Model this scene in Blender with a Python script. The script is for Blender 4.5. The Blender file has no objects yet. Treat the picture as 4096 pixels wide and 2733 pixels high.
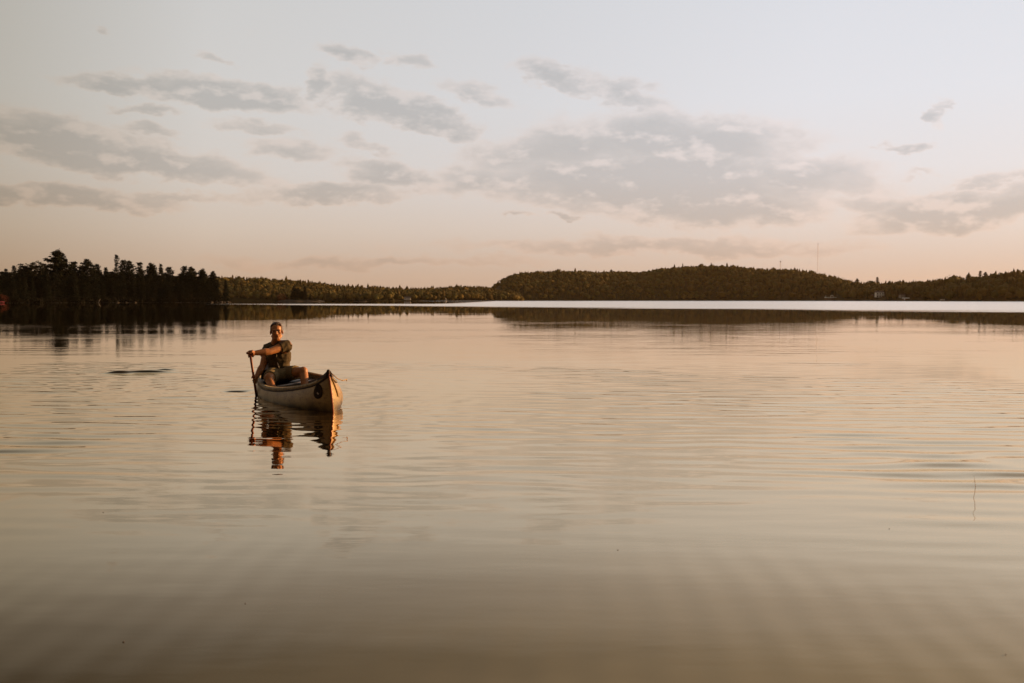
import bpy, bmesh, math, random
import numpy as np
from mathutils import Vector, Matrix, Euler
R = math.radians
rnd = random.Random(7)
scene = bpy.context.scene
C = scene.collection

# ------------------------------------------------------------------ camera
CAM_H, F_PX, HZ = 1.3, 4096 * 35 / 36, 1201.0
PITCH = math.atan((1366.5 - HZ) / F_PX)
cd = bpy.data.cameras.new('camera'); cam = bpy.data.objects.new('camera', cd); C.objects.link(cam)
cd.lens = 35; cd.sensor_width = 36; cd.clip_start = 0.1; cd.clip_end = 20000
cd.dof.use_dof = True; cd.dof.focus_distance = 13.2; cd.dof.aperture_fstop = 4.0
cam.location = (0, 0, CAM_H); cam.rotation_euler = (math.pi / 2 - PITCH, 0, 0)
scene.camera = cam

def at(px, py, Y):
    """a point of the place, from where it shows in the 4096 px photograph and its distance"""
    cx = (px - 2048) / F_PX; cy = (1366.5 - py) / F_PX
    d = Vector((cx, math.cos(PITCH) + cy * math.sin(PITCH), -math.sin(PITCH) + cy * math.cos(PITCH)))
    return Vector((0, 0, CAM_H)) + d * (Y / d.y)

# ------------------------------------------------------------------ light
SUN_AZ, SUN_EL = R(68), R(9)
to_sun = Vector((math.sin(SUN_AZ) * math.cos(SUN_EL), math.cos(SUN_AZ) * math.cos(SUN_EL), math.sin(SUN_EL)))
sd = bpy.data.lights.new('sun', 'SUN'); sd.energy = 5.0; sd.angle = R(0.6); sd.color = (1.0, 0.58, 0.25)
sun = bpy.data.objects.new('sun', sd); C.objects.link(sun)
sun.rotation_euler = to_sun.to_track_quat('Z', 'Y').to_euler(); sun.location = (60, 10, 40)
vs = scene.view_settings
vs.view_transform = 'Standard'; vs.look = 'None'; vs.exposure = 0.65; vs.gamma = 1; vs.use_curve_mapping = False

# node helper ---------------------------------------------------------------
class NT:
    def __init__(s, tree): s.t = tree; s.n = tree.nodes; s.l = tree.links
    def add(s, typ, ins=None, **kw):
        n = s.n.new(typ)
        for k, v in kw.items(): setattr(n, k, v)
        if ins:
            for k, v in ins.items():
                sock = n.inputs[k]
                if isinstance(v, bpy.types.NodeSocket): s.l.new(v, sock)
                else: sock.default_value = v
        return n
    def math(s, op, a, b=None, c=None, clamp=False):
        ins = {0: a}
        if b is not None: ins[1] = b
        if c is not None: ins[2] = c
        n = s.add('ShaderNodeMath', ins, operation=op); n.use_clamp = clamp
        return n.outputs[0]
    def mapr(s, v, a, b, c, d, smooth=True):
        n = s.add('ShaderNodeMapRange', {0: v, 1: a, 2: b, 3: c, 4: d}, interpolation_type='SMOOTHSTEP' if smooth else 'LINEAR')
        return n.outputs[0]
    def mix(s, fac, a, b, blend='MIX'):
        n = s.add('ShaderNodeMix', None, data_type='RGBA', blend_type=blend)
        for i, v in ((0, fac), (6, a), (7, b)):
            if isinstance(v, bpy.types.NodeSocket): s.l.new(v, n.inputs[i])
            else: n.inputs[i].default_value = v if i == 0 else (tuple(v) + (1,))[:4]
        return n.outputs[2]
    def noise(s, vec, scale, detail=4, rough=0.55, dist=0.0):
        n = s.add('ShaderNodeTexNoise', {'Scale': scale, 'Detail': detail, 'Roughness': rough, 'Distortion': dist})
        if vec is not None: s.l.new(vec, n.inputs['Vector'])
        return n
    def mapping(s, vec, loc=(0, 0, 0), rot=(0, 0, 0), sc=(1, 1, 1), typ='POINT'):
        n = s.add('ShaderNodeMapping', {'Vector': vec, 'Location': loc, 'Rotation': rot, 'Scale': sc}, vector_type=typ)
        return n.outputs[0]
    def ramp(s, fac, stops):
        n = s.add('ShaderNodeValToRGB', {0: fac}); e = n.color_ramp.elements
        while len(e) < len(stops): e.new(0.5)
        for el, (p, c) in zip(e, stops): el.position = p; el.color = tuple(c) + (1,)
        return n.outputs[0]

# ------------------------------------------------------------------ sky
def build_sky():
    w = bpy.data.worlds.new('World'); scene.world = w; w.use_nodes = True
    g = NT(w.node_tree); g.n.clear()
    tc = g.add('ShaderNodeTexCoord').outputs['Generated']
    xyz = g.add('ShaderNodeSeparateXYZ', {0: tc})
    X, Y, Z = xyz.outputs
    az = g.math('ARCTAN2', X, Y); el = g.math('ARCSINE', Z)
    elp = g.math('ABSOLUTE', el)
    # evening gradient by height above the horizon
    base = g.ramp(g.math('DIVIDE', elp, math.pi / 2), [
        (0.0, (.60, .42, .305)), (R(1.6) / R(90), (.63, .475, .375)), (R(4) / R(90), (.70, .59, .52)),
        (R(7) / R(90), (.725, .675, .66)), (R(11) / R(90), (.71, .70, .715)), (R(18) / R(90), (.67, .675, .70)), (R(28) / R(90), (.49, .495, .51)),
        (R(50) / R(90), (.23, .225, .22)), (1.0, (.13, .125, .12))])
    # brighter towards the low sun
    hv = g.add('ShaderNodeVectorMath', {0: tc, 1: (math.sin(SUN_AZ), math.cos(SUN_AZ), 0.0)}, operation='DOT_PRODUCT').outputs['Value']
    warm = g.ramp(g.mapr(hv, -1, 1, 0, 1, False), [
        (0.0, (.33, .28, .22)), (.456, (.70, .66, .57)), (.543, (.93, .91, .86)), (.687, (1.0, 1.0, 1.0)), (.808, (1.10, 1.11, 1.145)), (.877, (1.10, 1.12, 1.165)), (1.0, (1.30, 1.20, 1.05))])
    col = g.mix(1.0, base, warm, 'MULTIPLY')
    nish = g.add('ShaderNodeTexSky', sky_type='NISHITA')
    nish.sun_disc = False; nish.sun_elevation = SUN_EL; nish.sun_rotation = SUN_AZ
    nish.air_density = 1.0; nish.dust_density = 2.5; nish.ozone_density = 1.0
    nsc = g.mix(1.0, nish.outputs[0], (.1, .1, .1), 'MULTIPLY')
    col = g.mix(0.10, col, nsc)
    # clouds: (azimuth, elevation) plane, ragged by noise
    ae = g.add('ShaderNodeCombineXYZ', {0: az, 1: el, 2: 0.0}).outputs[0]
    st = g.mapping(ae, sc=(1, 2.1, 1))
    wn = g.noise(st, 22, 4, .6)
    warp = g.add('ShaderNodeVectorMath', {0: wn.outputs['Color'], 1: (.5, .5, .5)}, operation='SUBTRACT').outputs[0]
    warp = g.add('ShaderNodeVectorMath', {0: warp, 1: (.085, .036, 0)}, operation='MULTIPLY').outputs[0]
    aw = g.add('ShaderNodeVectorMath', {0: ae, 1: warp}, operation='ADD').outputs[0]
    # cx, cy, rx, ry (2350 px wide view), tilt deg, weight
    E = [(330, 212, 180, 22, 3, .95), (520, 230, 215, 34, 3, 1.25), (725, 203, 36, 38, 0, .8), (850, 240, 110, 46, 10, 1.1),
         (960, 278, 150, 38, 17, 1.25), (800, 138, 72, 25, 6, .95), (935, 147, 66, 22, 6, .65), (1090, 225, 105, 30, 14, .6),
         (1270, 190, 90, 30, 20, .9), (1410, 222, 130, 38, 14, .85), (90, 330, 270, 52, 3, 1.2), (300, 375, 330, 38, 6, 1.2),
         (340, 305, 80, 18, 8, .8), (130, 455, 270, 28, 2, 1.15), (380, 458, 200, 14, 0, .7), (760, 450, 170, 26, -2, 1.0),
         (890, 412, 130, 32, 4, 1.0), (680, 352, 120, 28, 4, .75), (600, 300, 100, 17, 4, .75), (850, 345, 90, 22, 18, .65),
         (1330, 350, 330, 60, -8, .9), (1560, 335, 300, 62, 6, 1.1), (1500, 430, 460, 80, 2, 1.2), (1640, 480, 250, 62, 2, 1.25),
         (1830, 410, 230, 52, 8, .85), (1130, 420, 190, 44, 0, .8), (2210, 492, 240, 44, -4, 1.25), (2240, 425, 110, 18, -8, .7), (2000, 475, 160, 30, 6, .7),
         (2147, 268, 26, 34, -10, .95), (2068, 343, 44, 15, 0, .9), (330, 262, 80, 12, 2, .7), (495, 145, 42, 14, 8, .6),
         (232, 92, 32, 13, 20, .5), (1290, 496, 60, 10, 0, .8), (1180, 502, 40, 8, 0, .7), (1500, 570, 560, 26, 1, .7),
         (850, 606, 500, 18, -1, .6), (2110, 400, 60, 9, 0, .5)]
    acc = None
    for cx, cy, rx, ry, tilt, wgt in E:
        k = 4096 / 2350
        a = math.atan((cx * k - 2048) / F_PX); e = math.atan((HZ - cy * k) / math.hypot(F_PX, cx * k - 2048))
        m = g.mapping(aw, (a, e, 0), (0, 0, R(-tilt)), (rx * k / F_PX * 1.22, ry * k / F_PX * 1.5, 1), 'TEXTURE')
        m2 = g.add('ShaderNodeVectorMath', {0: m, 1: (1, -1.6, 1)}, operation='MULTIPLY').outputs[0]
        m = g.add('ShaderNodeVectorMath', {0: m, 1: m2}, operation='MAXIMUM').outputs[0]   # flatter bases than tops
        ln = g.add('ShaderNodeVectorMath', {0: m}, operation='LENGTH').outputs['Value']
        v = g.math('MULTIPLY', g.mapr(ln, 0, 1.25, 1, 0), wgt)
        acc = v if acc is None else g.math('MAXIMUM', acc, v)
    # the rest of the sky carries the same kind of broken cloud
    far = g.noise(g.mapping(ae, sc=(1, 3.2, 1)), 2.2, 4, .5)
    inview = g.math('MULTIPLY', g.mapr(g.math('ABSOLUTE', az), .50, .62, 0, 1), g.mapr(el, .0, .08, 0, 1))
    inview = g.math('MAXIMUM', inview, g.mapr(el, .33, .45, 0, 1))
    acc = g.math('MAXIMUM', acc, g.math('MULTIPLY', g.mapr(far.outputs[0], .5, .72, 0, .8), inview))
    fn = g.noise(g.mapping(ae, sc=(1, 2.0, 1)), 17, 7, .58)
    f2 = g.noise(g.mapping(ae, loc=(.006, .016, 0), sc=(1, 2.0, 1)), 17, 4, .58)
    acc = g.math('MULTIPLY', acc, 1.1)
    dens = g.math('ADD', acc, g.math('MULTIPLY', g.math('SUBTRACT', fn.outputs[0], .5), .92))
    edge = g.mapr(dens, .10, .56, 0, 1)
    lit = g.ramp(g.mapr(dens, .15, 1.0, 0, 1, False), [(0, (1.06, .99, .945)), (.28, (1.0, .93, .885)), (.55, (.86, .835, .815)), (.85, (.77, .76, .745)), (1, (.745, .74, .73))])
    shade = g.mapr(g.math('SUBTRACT', fn.outputs[0], f2.outputs[0]), 0, .17, 0, 1)
    lit = g.mix(g.math('MULTIPLY', shade, .75), lit, (1.08, 1.0, .955))
    cl = g.mix(1.0, col, lit, 'MULTIPLY')
    hazecut = g.mapr(el, .004, .05, .35, .92)
    out = g.mix(g.math('MULTIPLY', edge, hazecut), col, cl)
    bg = g.add('ShaderNodeBackground', {'Color': out, 'Strength': 0.665})
    w.cycles.sampling_method = 'MANUAL'; w.cycles.sample_map_resolution = 512
    g.l.new(bg.outputs[0], g.add('ShaderNodeOutputWorld').inputs[0])
build_sky()

# ------------------------------------------------------------------ helpers
MATS = {}
def material(name, col, rough=.7, var=0.0, scale=8.0, bump=0.0, metal=0.0, spec=.4, col2=None, sss=0.0):
    if name in MATS: return MATS[name]
    m = bpy.data.materials.new(name); m.use_nodes = True; g = NT(m.node_tree)
    b = g.n['Principled BSDF']
    b.inputs['Roughness'].default_value = rough; b.inputs['Metallic'].default_value = metal
    b.inputs['Specular IOR Level'].default_value = spec
    tc = g.add('ShaderNodeTexCoord').outputs['Object']
    n = g.noise(tc, scale, 5, .6)
    c2 = col2 or tuple(c * (1 - var) for c in col)
    c1 = col if col2 else tuple(min(1, c * (1 + var)) for c in col)
    g.l.new(g.mix(g.mapr(n.outputs[0], .35, .65, 0, 1), c1, c2), b.inputs['Base Color'])
    if bump:
        bn = g.add('ShaderNodeBump', {'Height': n.outputs[0], 'Strength': 1.0, 'Distance': bump})
        g.l.new(bn.outputs[0], b.inputs['Normal'])
    if sss: b.inputs['Subsurface Weight'].default_value = sss; b.inputs['Subsurface Radius'].default_value = (.012, .005, .003)
    MATS[name] = m
    return m

def foliage_mat(name, rough=.85, gain=1.0):
    m = bpy.data.materials.new(name); m.use_nodes = True; g = NT(m.node_tree)
    b = g.n['Principled BSDF']; b.inputs['Roughness'].default_value = rough; b.inputs['Specular IOR Level'].default_value = .12
    a = g.add('ShaderNodeAttribute', attribute_name='col').outputs['Color']
    n = g.noise(g.add('ShaderNodeNewGeometry').outputs['Position'], .6, 3, .6)
    c = g.mix(1.0, a, g.mix(n.outputs[0], (.7 * gain,) * 3, (1.3 * gain,) * 3), 'MULTIPLY')
    g.l.new(c, b.inputs['Base Color'])
    return m

def mesh_np(name, V, Fc, mat=None, smooth=False, col=None):
    """mesh from numpy arrays; Fc an (n,3) or (n,4) array or a list of such arrays"""
    me = bpy.data.meshes.new(name)
    Fs = Fc if isinstance(Fc, list) else [Fc]
    Fs = [np.asarray(f, np.int32) for f in Fs if len(f)]
    V = np.asarray(V, np.float32)
    me.vertices.add(len(V)); me.vertices.foreach_set('co', V.ravel())
    loops = np.concatenate([f.ravel() for f in Fs]); tot = np.concatenate([np.full(len(f), f.shape[1], np.int32) for f in Fs])
    me.loops.add(len(loops)); me.loops.foreach_set('vertex_index', loops)
    me.polygons.add(len(tot)); me.polygons.foreach_set('loop_start', np.concatenate([[0], np.cumsum(tot)[:-1]]).astype(np.int32))
    me.polygons.foreach_set('loop_total', tot)
    if smooth: me.polygons.foreach_set('use_smooth', np.ones(len(tot), bool))
    if col is not None:
        at_ = me.color_attributes.new('col', 'FLOAT_COLOR', 'POINT')
        c4 = np.ones((len(V), 4), np.float32); c4[:, :3] = col; at_.data.foreach_set('color', c4.ravel())
    me.update(calc_edges=True); me.validate()
    if mat: me.materials.append(mat)
    return me

def obj(name, data, parent=None, loc=None):
    o = bpy.data.objects.new(name, data); C.objects.link(o)
    if parent: o.parent = parent
    if loc is not None: o.location = loc
    return o
def tag(o, label, cat, group=None, kind=None):
    if label: o['label'] = label
    if cat: o['category'] = cat
    if group: o['group'] = group
    if kind: o['kind'] = kind
    return o
def struct(o): o['kind'] = 'structure'; return o
def empty(name, loc=(0, 0, 0), rz=0):
    o = bpy.data.objects.new(name, None); C.objects.link(o); o.location = loc; o.rotation_euler = (0, 0, rz)
    o.empty_display_size = .2
    return o
def copy_tree(root):
    c = root.copy(); C.objects.link(c)
    for ch in root.children:
        k = ch.copy(); C.objects.link(k); k.parent = c
    return c

class MB:
    """collects boxes, tubes, round cones and lathes as one mesh"""
    def __init__(s): s.v = []; s.f = []
    def _add(s, V, Fc):
        o = len(s.v); s.v += [tuple(p) for p in V]; s.f += [tuple(i + o for i in f) for f in Fc]
    def box(s, c, d, M=None):
        V = [Vector((sx * d[0] / 2, sy * d[1] / 2, sz * d[2] / 2)) for sx in (-1, 1) for sy in (-1, 1) for sz in (-1, 1)]
        V = [(M @ p if M else p) + Vector(c) for p in V]
        s._add(V, [(0, 1, 3, 2), (4, 6, 7, 5), (0, 4, 5, 1), (2, 3, 7, 6), (0, 2, 6, 4), (1, 5, 7, 3)]); return s
    def tube(s, pts, rad, seg=8, cap=True):
        pts = [Vector(p) for p in pts]; n = len(pts)
        rad = rad if isinstance(rad, (list, tuple)) else [rad] * n
        rings = []; ref = None
        for i, p in enumerate(pts):
            t = (pts[min(i + 1, n - 1)] - pts[max(i - 1, 0)]).normalized()
            if ref is None: ref = t.orthogonal().normalized()
            ref = (ref - t * ref.dot(t)).normalized(); b = t.cross(ref)
            rings.append([p + (ref * math.cos(a) + b * math.sin(a)) * rad[i] for a in [2 * math.pi * k / seg for k in range(seg)]])
        V = [q for r in rings for q in r]; Fc = []
        for i in range(n - 1):
            for k in range(seg):
                Fc.append((i * seg + k, i * seg + (k + 1) % seg, (i + 1) * seg + (k + 1) % seg, (i + 1) * seg + k))
        if cap: Fc += [tuple(range(seg))[::-1], tuple((n - 1) * seg + k for k in range(seg))]
        s._add(V, Fc); return s
    def cone(s, p0, r0, p1, r1, seg=14):
        """round cone: a tapered limb with hemispherical ends"""
        p0 = Vector(p0); p1 = Vector(p1); t = (p1 - p0).normalized(); pts = []; rad = []
        for k in range(5):
            a = math.pi / 2 * (1 - k / 4); pts.append(p0 - t * r0 * math.sin(a)); rad.append(max(r0 * math.cos(a), r0 * .04))
        for k in range(5):
            a = math.pi / 2 * (k / 4); pts.append(p1 + t * r1 * math.sin(a)); rad.append(max(r1 * math.cos(a), r1 * .04))
        return s.tube(pts, rad, seg)
    def ell(s, c, r, M=None, seg=18, rings=12):
        V = []; Fc = []
        for i in range(rings + 1):
            th = math.pi * (i + .02 * (i == 0) - .02 * (i == rings)) / rings
            for k in range(seg):
                a = 2 * math.pi * k / seg
                p = Vector((r[0] * math.sin(th) * math.cos(a), r[1] * math.sin(th) * math.sin(a), r[2] * math.cos(th)))
                V.append((M @ p if M else p) + Vector(c))
        for i in range(rings):
            for k in range(seg):
                Fc.append((i * seg + k, (i + 1) * seg + k, (i + 1) * seg + (k + 1) % seg, i * seg + (k + 1) % seg))
        Fc += [tuple(range(seg)), tuple(rings * seg + k for k in range(seg))[::-1]]
        s._add(V, Fc); return s
    def build(s, name, mat, parent=None, smooth=False, loc=None):
        me = bpy.data.meshes.new(name); me.from_pydata(s.v, [], s.f); me.update()
        if smooth: me.polygons.foreach_set('use_smooth', [True] * len(me.polygons))
        me.materials.append(mat)
        return obj(name, me, parent, loc)
    def remesh(s, name, mat, voxel, smooth_it, parent=None, wrinkle=None, loc=None):
        me = bpy.data.meshes.new('t'); me.from_pydata(s.v, [], s.f)
        bm = bmesh.new(); bm.from_mesh(me); bmesh.ops.recalc_face_normals(bm, faces=bm.faces); bm.to_mesh(me); bm.free()
        t = obj('t', me)
        md = t.modifiers.new('r', 'REMESH'); md.mode = 'VOXEL'; md.voxel_size = voxel; md.use_smooth_shade = True
        sm = t.modifiers.new('s', 'SMOOTH'); sm.factor = .5; sm.iterations = smooth_it
        dg = bpy.context.evaluated_depsgraph_get()
        out = bpy.data.meshes.new_from_object(t.evaluated_get(dg)); out.name = name
        bpy.data.objects.remove(t); bpy.data.meshes.remove(me)
        if wrinkle:
            for v in out.vertices: v.co += v.normal * wrinkle(v.co)
        out.polygons.foreach_set('use_smooth', [True] * len(out.polygons))
        out.materials.clear(); out.materials.append(mat); out.update()
        return obj(name, out, parent, loc)

# ------------------------------------------------------------------ canoe frame (needed by the water)
BOW = Vector((-2.06, 11.5, 0)); ALPHA = R(25.5); LEN = 3.6; HALF = LEN / 2; ROLL = R(8)
HEAD = Vector((math.sin(ALPHA), -math.cos(ALPHA), 0))
CTR = BOW - HEAD * HALF
CANOE_M = Matrix.Translation(CTR) @ Matrix.Rotation(math.atan2(HEAD.y, HEAD.x), 4, 'Z') @ Matrix.Rotation(ROLL, 4, 'X')

def hull_sec(x):
    u = min(abs(x) / HALF, 1.0)
    b = .402 * max(1 - u ** 2.6, 0) ** .8 + .008
    gw = .385 * max(1 - u ** 1.7, 0) ** .95 + .010
    zg = .238 + .165 * u ** 2.2 + .060 * max(0, (u - .80) / .20) ** 2
    zk = -.10 + .03 * u ** 3
    return b, gw, zg, zk
def hull_pt(x, v, side, off=0.0):
    """point of the hull skin: x along, v 0 keel..1 gunwale, side +-1; off pushes outwards"""
    b, gw, zg, zk = hull_sec(x); h = zg - zk; u = min(abs(x) / HALF, 1)
    P = [(0, zk), (b * 1.18, zk - .0), (b * 1.14, zk + .55 * h), (gw, zg)]
    w = [(1 - v) ** 3, 3 * v * (1 - v) ** 2, 3 * v * v * (1 - v), v ** 3]
    y = sum(a * p[0] for a, p in zip(w, P)); z = sum(a * p[1] for a, p in zip(w, P))
    zr = (z - zk) / h
    xx = x * (1 - .045 * (1 - zr) ** 2 * u ** 6)
    return Vector((xx, side * max(y + off, 0.0015), z))

# ------------------------------------------------------------------ water
def wave_height(X, Y):
    """waves of the near lake: rings from the paddle strokes and light cross chop (metres)"""
    rg = np.random.RandomState(3); H = np.zeros_like(X)
    pt_ = np.sin(.36 * X + 1.3 * np.sin(.31 * Y) + .6) * np.cos(.42 * Y + .4 + .8 * np.sin(.27 * X)) + .35 * np.sin(1.1 * X + .5 * Y) * np.cos(.9 * Y - .3 * X)
    patch = .18 + .82 * np.clip(.5 + .75 * pt_, 0, 1)
    for i in range(46):
        lam = .22 * (2.8 ** rg.rand()); th = rg.normal(.05, .20); ph = rg.rand() * 6.28
        k = 2 * math.pi / lam; A = .0042 * lam / 46 ** .5 * 2.9
        H += A * np.sin(k * (math.sin(th) * X + math.cos(th) * Y) + ph)
    H *= patch * np.clip(.12 + (Y - 4.6) / 3.0, .12, 1) * (.70 + 1.15 * np.exp(-((Y - 7.4) / 1.8) ** 2)) * (1 - .80 * np.exp(-((X + 1.9) / 1.4) ** 2 - ((Y - 8.4) / 3.4) ** 2))
    for (cx, cy, A, lam, r0, r1) in ((-4.0, 14.1, .0024, .42, .4, 3.6), (-6.4, 17.6, .0022, .50, .5, 3.2), (-3.4, 13.5, .0016, .25, .15, 1.6), (-2.2, 11.4, .0011, .22, .1, 1.5)):
        r = np.hypot(X - cx, Y - cy)
        env = np.clip((r - .0) / r0, 0, 1) * np.exp(-(r / r1) ** 2)
        H += A * env * np.sin(2 * math.pi * r / lam + .5 * np.sin(3 * np.arctan2(Y - cy, X - cx)))
    # swirls left by earlier paddle strokes
    for px, py, sx, sy, rot, A in ((945, 1566, .15, .09, .1, -.046), (985, 1563, .08, .06, .1, -.012), (470, 1494, .24, .11, .35, .048), (590, 1491, .38, .09, .12, .050), (660, 1482, .20, .08, -.1, .038),
                                   (1030, 1592, .05, .04, 0, .012), (300, 1590, .30, .05, .05, .010), (700, 1591, .28, .05, 0, .009), (180, 1573, .35, .05, .1, .009)):
        D = CAM_H * F_PX / (py - HZ); x0 = (px - 2048) / F_PX * D
        c, s_ = math.cos(rot), math.sin(rot); dx = X - x0; dy = Y - D
        a = (dx * c + dy * s_) / sx; b = (-dx * s_ + dy * c) / sy
        H += A * np.exp(-a * a - b * b)
    return H

def build_water():
    def axis(lo, hi, step, lo_end, hi_end, grow):
        a = list(np.arange(lo, hi, step)); st = step; x = a[-1]
        while x < hi_end: st *= grow; x += st; a.append(x)
        st = step; x = a[0]; pre = []
        while x > lo_end: st *= grow; x -= st; pre.append(x)
        return np.array(pre[::-1] + a)
    xs = axis(-9.0, 7.0, .046, -6000, 6000, 1.18); ys = axis(3.2, 20.5, .044, -400, 7000, 1.10)
    X, Y = np.meshgrid(xs, ys); 
    fade = np.clip((X + 10.6) / 1.8, 0, 1) * np.clip((8.6 - X) / 1.8, 0, 1) * np.clip((22.5 - Y) / 3, 0, 1) * np.clip((Y - 1.5) / 1.5, 0, 1)
    H = np.where(fade > 0, wave_height(X, Y) * fade, 0)
    V = np.stack([X, Y, H], -1).reshape(-1, 3)
    nx = len(xs); ny = len(ys); I = np.arange(nx * ny).reshape(ny, nx)
    Fq = np.stack([I[:-1, :-1], I[:-1, 1:], I[1:, 1:], I[1:, :-1]], -1).reshape(-1, 4)
    # no water inside the canoe
    cen = V[Fq].mean(1); d = cen[:, :2] - np.array([CTR.x, CTR.y])
    lx = d @ np.array([HEAD.x, HEAD.y]); ly = d @ np.array([-HEAD.y, HEAD.x])
    u = np.clip(np.abs(lx) / HALF, 0, 1)
    inside = (np.abs(lx) < 1.66) & (np.abs(ly) < .435 * (1 - u ** 2.6) ** .8 - .075)
    Fq = Fq[~inside]
    m = bpy.data.materials.new('lake_water'); m.use_nodes = True; g = NT(m.node_tree); b = g.n['Principled BSDF']
    pos = g.add('ShaderNodeNewGeometry').outputs['Position']; px, py, pz = g.add('ShaderNodeSeparateXYZ', {0: pos}).outputs
    n1 = g.noise(g.mapping(pos, rot=(0, 0, .05), sc=(.28, 2.0, 1)), 1.0, 3, .45, .2).outputs[0]
    n2 = g.noise(g.mapping(pos, rot=(0, 0, .12), sc=(3.0, 11, 1)), 1.0, 3, .5).outputs[0]
    n3 = g.noise(g.mapping(pos, sc=(.05, .11, 1)), 1.0, 3, .5).outputs[0]
    calm = g.mapr(n3, .38, .62, .35, 1.25)
    att = g.math('MULTIPLY', g.mapr(py, 24, 85, 1.0, .12), calm)
    wv = g.add('ShaderNodeTexWave', {'Vector': g.mapping(pos, rot=(0, 0, R(4))), 'Scale': 1.5, 'Distortion': 5.0, 'Detail': 1.5, 'Detail Scale': .35}, wave_type='BANDS', bands_direction='X')
    near = g.math('MULTIPLY', g.mapr(py, 3.0, 9.5, 1, 0), g.mapr(g.noise(g.mapping(pos, sc=(.5, .25, 1)), 1.0, 2, .5).outputs[0], .35, .6, .1, 1))
    h = g.math('ADD', g.math('MULTIPLY', g.math('MULTIPLY', n1, .0085), g.mapr(py, 12, 24, .18, 1)), g.math('MULTIPLY', n2, g.mapr(py, 5, 10, .0009, .0004)))
    h = g.math('MULTIPLY', h, att)
    h = g.math('ADD', h, g.math('MULTIPLY', g.math('MULTIPLY', wv.outputs[0], near), .0009))
    bump = g.add('ShaderNodeBump', {'Height': h, 'Strength': 1.0, 'Distance': 1.0})
    # breeze ruffles the open lake beyond the calm bay
    edge = g.math('MULTIPLY', g.math('SUBTRACT', g.noise(g.mapping(pos, sc=(.02, .05, 1)), 1.0, 5, .6).outputs[0], .5), 95)
    f1 = g.math('ADD', g.math('ADD', py, g.math('MULTIPLY', px, 1.45)), edge)
    ruf = g.mapr(f1, 165, 222, 0, 1)
    lee = g.math('MULTIPLY', g.mapr(px, -34, -12, 1, 0), g.math('MULTIPLY', g.mapr(py, 300, 380, 0, 1), g.mapr(py, 1150, 1400, 1, 0)))
    ruf = g.math('MULTIPLY', ruf, g.math('SUBTRACT', 1.0, lee))
    ruf = g.math('MULTIPLY', ruf, g.mapr(px, -150, -105, 0, 1))
    bedn = g.noise(g.mapping(pos, sc=(.35, .6, 1)), 1.0, 4, .55).outputs[0]
    lw = g.add('ShaderNodeLayerWeight', {'Blend': .5, 'Normal': bump.outputs[0]}).outputs['Facing']
    bed_pale = g.mapr(g.math('ADD', px, g.math('MULTIPLY', g.math('SUBTRACT', bedn, .5), 2.5)), -2.6, 2.8, 0, 1)   # bed colour runs from dark on the left to pale on the right
    bed = g.mix(bed_pale, (.014, .008, .002), (.37, .35, .27))
    bcol = g.mix(g.mapr(lw, .60, .93, 0, .97), bed, (0, 0, 0))   # light that is not reflected reaches the bed
    body = g.add('ShaderNodeBsdfDiffuse', {'Color': bcol, 'Normal': bump.outputs[0]})
    refl = g.ramp(lw, [(0, (.02, .02, .02)), (.5, (.03, .025, .02)), (.60, (.05, .037, .022)), (.658, (.085, .065, .040)), (.72, (.25, .205, .15)),
                       (.775, (.52, .445, .335)), (.844, (.73, .605, .44)), (.90, (.82, .69, .505)), (.946, (.91, .805, .655)), (.972, (.96, .90, .81)), (1, (1, .98, .96))])
    gl = g.add('ShaderNodeBsdfGlossy', {'Color': refl, 'Roughness': g.mapr(ruf, 0, 1, .006, .20, False), 'Normal': bump.outputs[0]}, distribution='MULTI_GGX')
    ad = g.add('ShaderNodeAddShader', {0: body.outputs[0], 1: gl.outputs[0]})
    g.l.new(ad.outputs[0], g.n['Material Output'].inputs[0]); g.n.remove(b)
    o = obj('lake_water', mesh_np('lake_water', V, Fq, m, True))
    struct(o)
    return o
build_water()

# ------------------------------------------------------------------ far hills
def interp(tab, x): return float(np.interp(x, [t[0] for t in tab], [t[1] for t in tab]))
from mathutils import noise as mnoise

class Hill:
    def __init__(s, sky, shore, depth, treeh, lo, hi, crest=.72, power=.85):
        s.sky = sky; s.shore = shore; s.depth = depth; s.treeh = treeh; s.lo = lo; s.hi = hi; s.crest = crest; s.power = power
    def pt(s, px, t):
        ys = interp(s.shore, px); dp = interp(s.depth, px); Y = ys + dp * t
        yc = ys + dp * s.crest
        E = (HZ - interp(s.sky, px)) / F_PX * yc + CAM_H - s.treeh
        if t <= s.crest: k = t / s.crest; p = math.sin(math.pi / 2 * k) ** s.power if k > 0 else 0
        else: p = 1 - .5 * ((t - s.crest) / (1 - s.crest)) ** 2
        q = (px - 2048) / F_PX; x = q * Y
        nz = mnoise.noise(Vector((x * .012, Y * .012, 1.7))) * 5 + mnoise.noise(Vector((x * .035, Y * .035, 4.2))) * 1.8
        return Vector((x, Y, E * p + nz * min(1, t * 5) * max(0, min(1, (s.crest - t) * 6)) + (.5 if t > 0.001 else -.6)))
    def terrain(s, name, mat, step=14, rows=26):
        cols = np.arange(s.lo, s.hi + 1, step); V = []; 
        for px in cols:
            for j in range(rows + 1): V.append(s.pt(px, j / rows))
        n = rows + 1; I = np.arange(len(V)).reshape(len(cols), n)
        Fq = np.stack([I[:-1, :-1], I[1:, :-1], I[1:, 1:], I[:-1, 1:]], -1).reshape(-1, 4)
        return struct(obj(name, mesh_np(name, np.array(V), Fq, mat, True)))

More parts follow.
